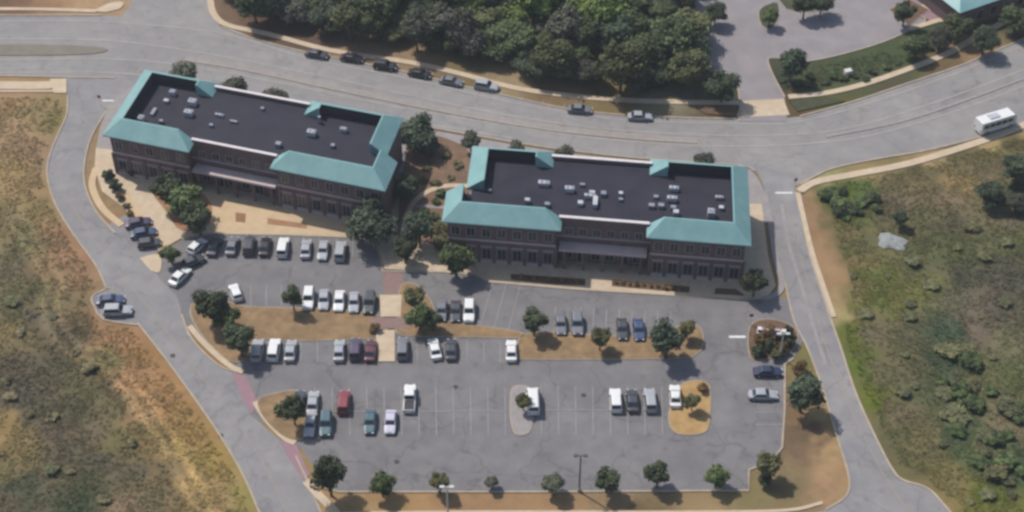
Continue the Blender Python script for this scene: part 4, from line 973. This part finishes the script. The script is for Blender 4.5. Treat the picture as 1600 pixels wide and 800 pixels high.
# bus
def bus():
    q = G(1556, 190, 1.5); root = empty('shuttle_bus', (q[0], q[1], .03), R(24)); prop(root, 'white shuttle bus on the road at the right edge', 'bus')
    m = MB(); m.box(-3.9, 3.2, -1.2, 1.2, .45, 2.95)
    m.add([(3.2, -1.2, .45), (4.1, -1.05, .5), (4.1, 1.05, .5), (3.2, 1.2, .45), (3.2, -1.2, 2.95), (4.05, -1.05, 1.6), (4.05, 1.05, 1.6), (3.2, 1.2, 2.95)], [[0, 1, 5, 4], [1, 2, 6, 5], [2, 3, 7, 6], [4, 5, 6, 7], [3, 2, 1, 0]])
    b = m.build('body', PAINT['white'], root); bv = b.modifiers.new('b', 'BEVEL'); bv.width = .12; bv.segments = 2
    MB().add([(3.32, -1.0, 2.78), (4.02, -.9, 1.74), (4.02, .9, 1.74), (3.32, 1.0, 2.78)], [[0, 1, 2, 3]]).build('windshield', M['carglass'], root).location = (.03, 0, .03)
    for s in (-1, 1):
        for i in range(5): MB().box(-3.5 + i * 1.3, -2.4 + i * 1.3, s * 1.2 - .02, s * 1.2 + .02, 1.6, 2.4).build('side_window', M['carglass'], root)
        for x in (-2.6, 2.5):
            wh = MB().tube((x, s * .95, .45), (x, s * 1.22, .45), .45, .45, 14).build('wheel', M['tyre'], root); MB().tube((x, s * 1.2, .45), (x, s * 1.24, .45), .26, .24, 10).build('rim', M['rim'], wh)
        MB().box(4.08, 4.14, s * .75 - .15, s * .75 + .15, .8, 1.0).build('headlight', M['lamp'], root); MB().box(-3.94, -3.88, s * .9 - .1, s * .9 + .1, .9, 1.3).build('taillight', M['tail'], root)
    MB().box(-1.9, .2, -.6, .6, 2.95, 3.15).build('roof_unit', M['unit'], root)
bus()

# ------------------------------------------------------------------ street furniture
def lamp(px, py, h, m, label):
    q = G(px, py); root = empty('lamp_post', (q[0], q[1], 0)); prop(root, label, 'lamp post')
    MB().tube((0, 0, 0), (0, 0, .7), .28, .26, 12).build('base', M['conc_grey'], root)
    MB().tube((0, 0, .7), (0, 0, h), .13, .10, 10).build('pole', M[m], root)
    hd = MB().box(-1.0, -.35, -.2, .2, h - .12, h + .08).box(.35, 1.0, -.2, .2, h - .12, h + .08).box(-.4, .4, -.05, .05, h - .06, h + .02).build('lamp_head', M[m], root)
    MB().box(-.95, -.4, -.15, .15, h - .15, h - .122).box(.4, .95, -.15, .15, h - .15, h - .122).build('lens', M['lamp'], hd)
lamp(905, 768, 8.0, 'pole', 'dark lamp post at the bottom kerb of the parking lot')
lamp(700, 806, 6.5, 'greypole', 'pale lamp post at the bottom frame edge beside a slim tree')
lamp(1218, 560, 5.5, 'greypole', 'pale lamp post beside the monument sign')
# monument sign at the lot entrance
def sign():
    q = G(1204, 528); root = empty('monument_sign', (q[0], q[1], .18), R(-8)); root.scale = (.8, .8, .75); prop(root, 'brick monument sign with pale cap on the entrance island', 'sign')
    MB().box(-2.6, 2.6, -.5, .5, 0, 1.3).build('base', M['brick'], root)
    c = MB().box(-2.8, 2.8, -.65, .65, 1.3, 1.5).build('cap', M['pale'], root)
    MB().box(-1.7, 1.7, -.25, .25, 1.5, 2.4).build('sign_panel', M['band'], root)
    for s in (-1, 1):
        p = MB().box(s * 2.35 - .35, s * 2.35 + .35, -.36, .36, 1.5, 2.2).build('pillar', M['brick'], root); MB().box(s * 2.35 - .42, s * 2.35 + .42, -.42, .42, 2.2, 2.35).build('pillar_cap', M['pale'], p)
sign()
# utility box, pale rock, hydrant-like small items
q = G(1324, 117); root = empty('utility_box', (q[0], q[1], 0), R(20)); prop(root, 'pale utility box on the dark lawn strip', 'utility box')
MB().box(-.75, .75, -.5, .5, 0, .12).build('base', M['conc_grey'], root); bx_ = MB().box(-.65, .65, -.4, .4, .12, 1.1).add([(-.7, -.45, 1.1), (.7, -.45, 1.1), (.7, .45, 1.18), (-.7, .45, 1.18)], [[0, 1, 2, 3]]).build('cabinet', M['pale'], root)
def rock(px, py, s, label, seed):
    r = random.Random(seed); q = G(px, py); z = float(field_h(np.array([q[0]]), np.array([q[1]]))[0]); v = []; f = []; n, k = 12, 7
    for i in range(k + 1):
        th = pi * i / k
        for j in range(n):
            ph = 2 * pi * j / n; d = s * (1 + .22 * sin(3 * ph + seed) * sin(th) + r.uniform(-.09, .09)); v.append((d * 1.2 * sin(th) * cos(ph), d * .9 * sin(th) * sin(ph), d * .2 * cos(th)))
    for i in range(k):
        for j in range(n): f.append([i * n + j, (i + 1) * n + j, (i + 1) * n + (j + 1) % n, i * n + (j + 1) % n])
    o = ob('boulder', mesh('boulder', v, f, M['rock']), None, (q[0], q[1], z + s * .12)); prop(o, label, 'boulder')
M['rock'] = mat('pale_rock', (.16, .17, .165), (.24, .25, .24), 1.5, .9, bump=.4)
rock(1392, 376, 2.0, 'large pale grey boulder in the right field below the lone dark tree', 2)
rock(1402, 384, 1.3, 'smaller grey boulder lying against the large pale one', 5)
# pedestrian-scale clutter: stop signs at the crossings
def stop_sign(px, py, rz, label):
    q = G(px, py); root = empty('stop_sign', (q[0], q[1], 0), R(rz)); prop(root, label, 'sign')
    MB().tube((0, 0, 0), (0, 0, 2.6), .04, .04, 8).build('post', M['greypole'], root)
    P = [(0.38 * cos(pi / 8 + i * pi / 4), 2.25 + .38 * sin(pi / 8 + i * pi / 4)) for i in range(8)]
    MB().add([(x, -.05, z) for x, z in P] + [(x, -.07, z) for x, z in P], [list(range(8))[::-1], list(range(8, 16))] + [[i, (i + 1) % 8, 8 + (i + 1) % 8, 8 + i] for i in range(8)]).build('sign_plate', M['tail'], root)

stop_sign(1241, 296, 20, 'red stop sign at the top of the right street')
stop_sign(158, 166, -10, 'red stop sign at the top of the left street')
stop_sign(1172, 508, 0, 'red stop sign on the left tip of the monument sign island')
M['iron'] = mat('cast_iron', (.03, .03, .03), (.05, .045, .04), 4, .7)
for px, py, lab in ((270, 556, 'dark drain cover in the left street beside the kerb'), (345, 681, 'dark drain cover at the left kerb of the left street'), (620, 722, 'dark manhole cover in the lower left of the parking lot'), (912, 618, 'dark manhole cover in the middle of the parking lot'), (712, 605, 'dark manhole cover between the pickup and the narrow island')):
    q = G(px, py); o = MB().tube((0, 0, 0), (0, 0, .022), .42, .42, 16).tube((0, 0, .022), (0, 0, .03), .34, .34, 16).build('manhole_cover', M['iron'], None, False, (q[0], q[1], .058)); prop(o, lab, 'manhole cover')
# ------------------------------------------------------------------ air
hm = bpy.data.materials.new('air_haze'); hm.use_nodes = True; n = hm.node_tree.nodes; n.remove(n['Principled BSDF'])
vp = n.new('ShaderNodeVolumePrincipled'); vp.inputs['Color'].default_value = (.80, .86, .95, 1); vp.inputs['Density'].default_value = HAZE; vp.inputs['Anisotropy'].default_value = .2
hm.node_tree.links.new(vp.outputs[0], n['Material Output'].inputs['Volume'])
prop(MB().box(-1750, 1750, -1750, 1750, -6, CZ + 12).build('haze', hm), 'thin pale summer haze over the whole place', 'haze', kind='stuff')
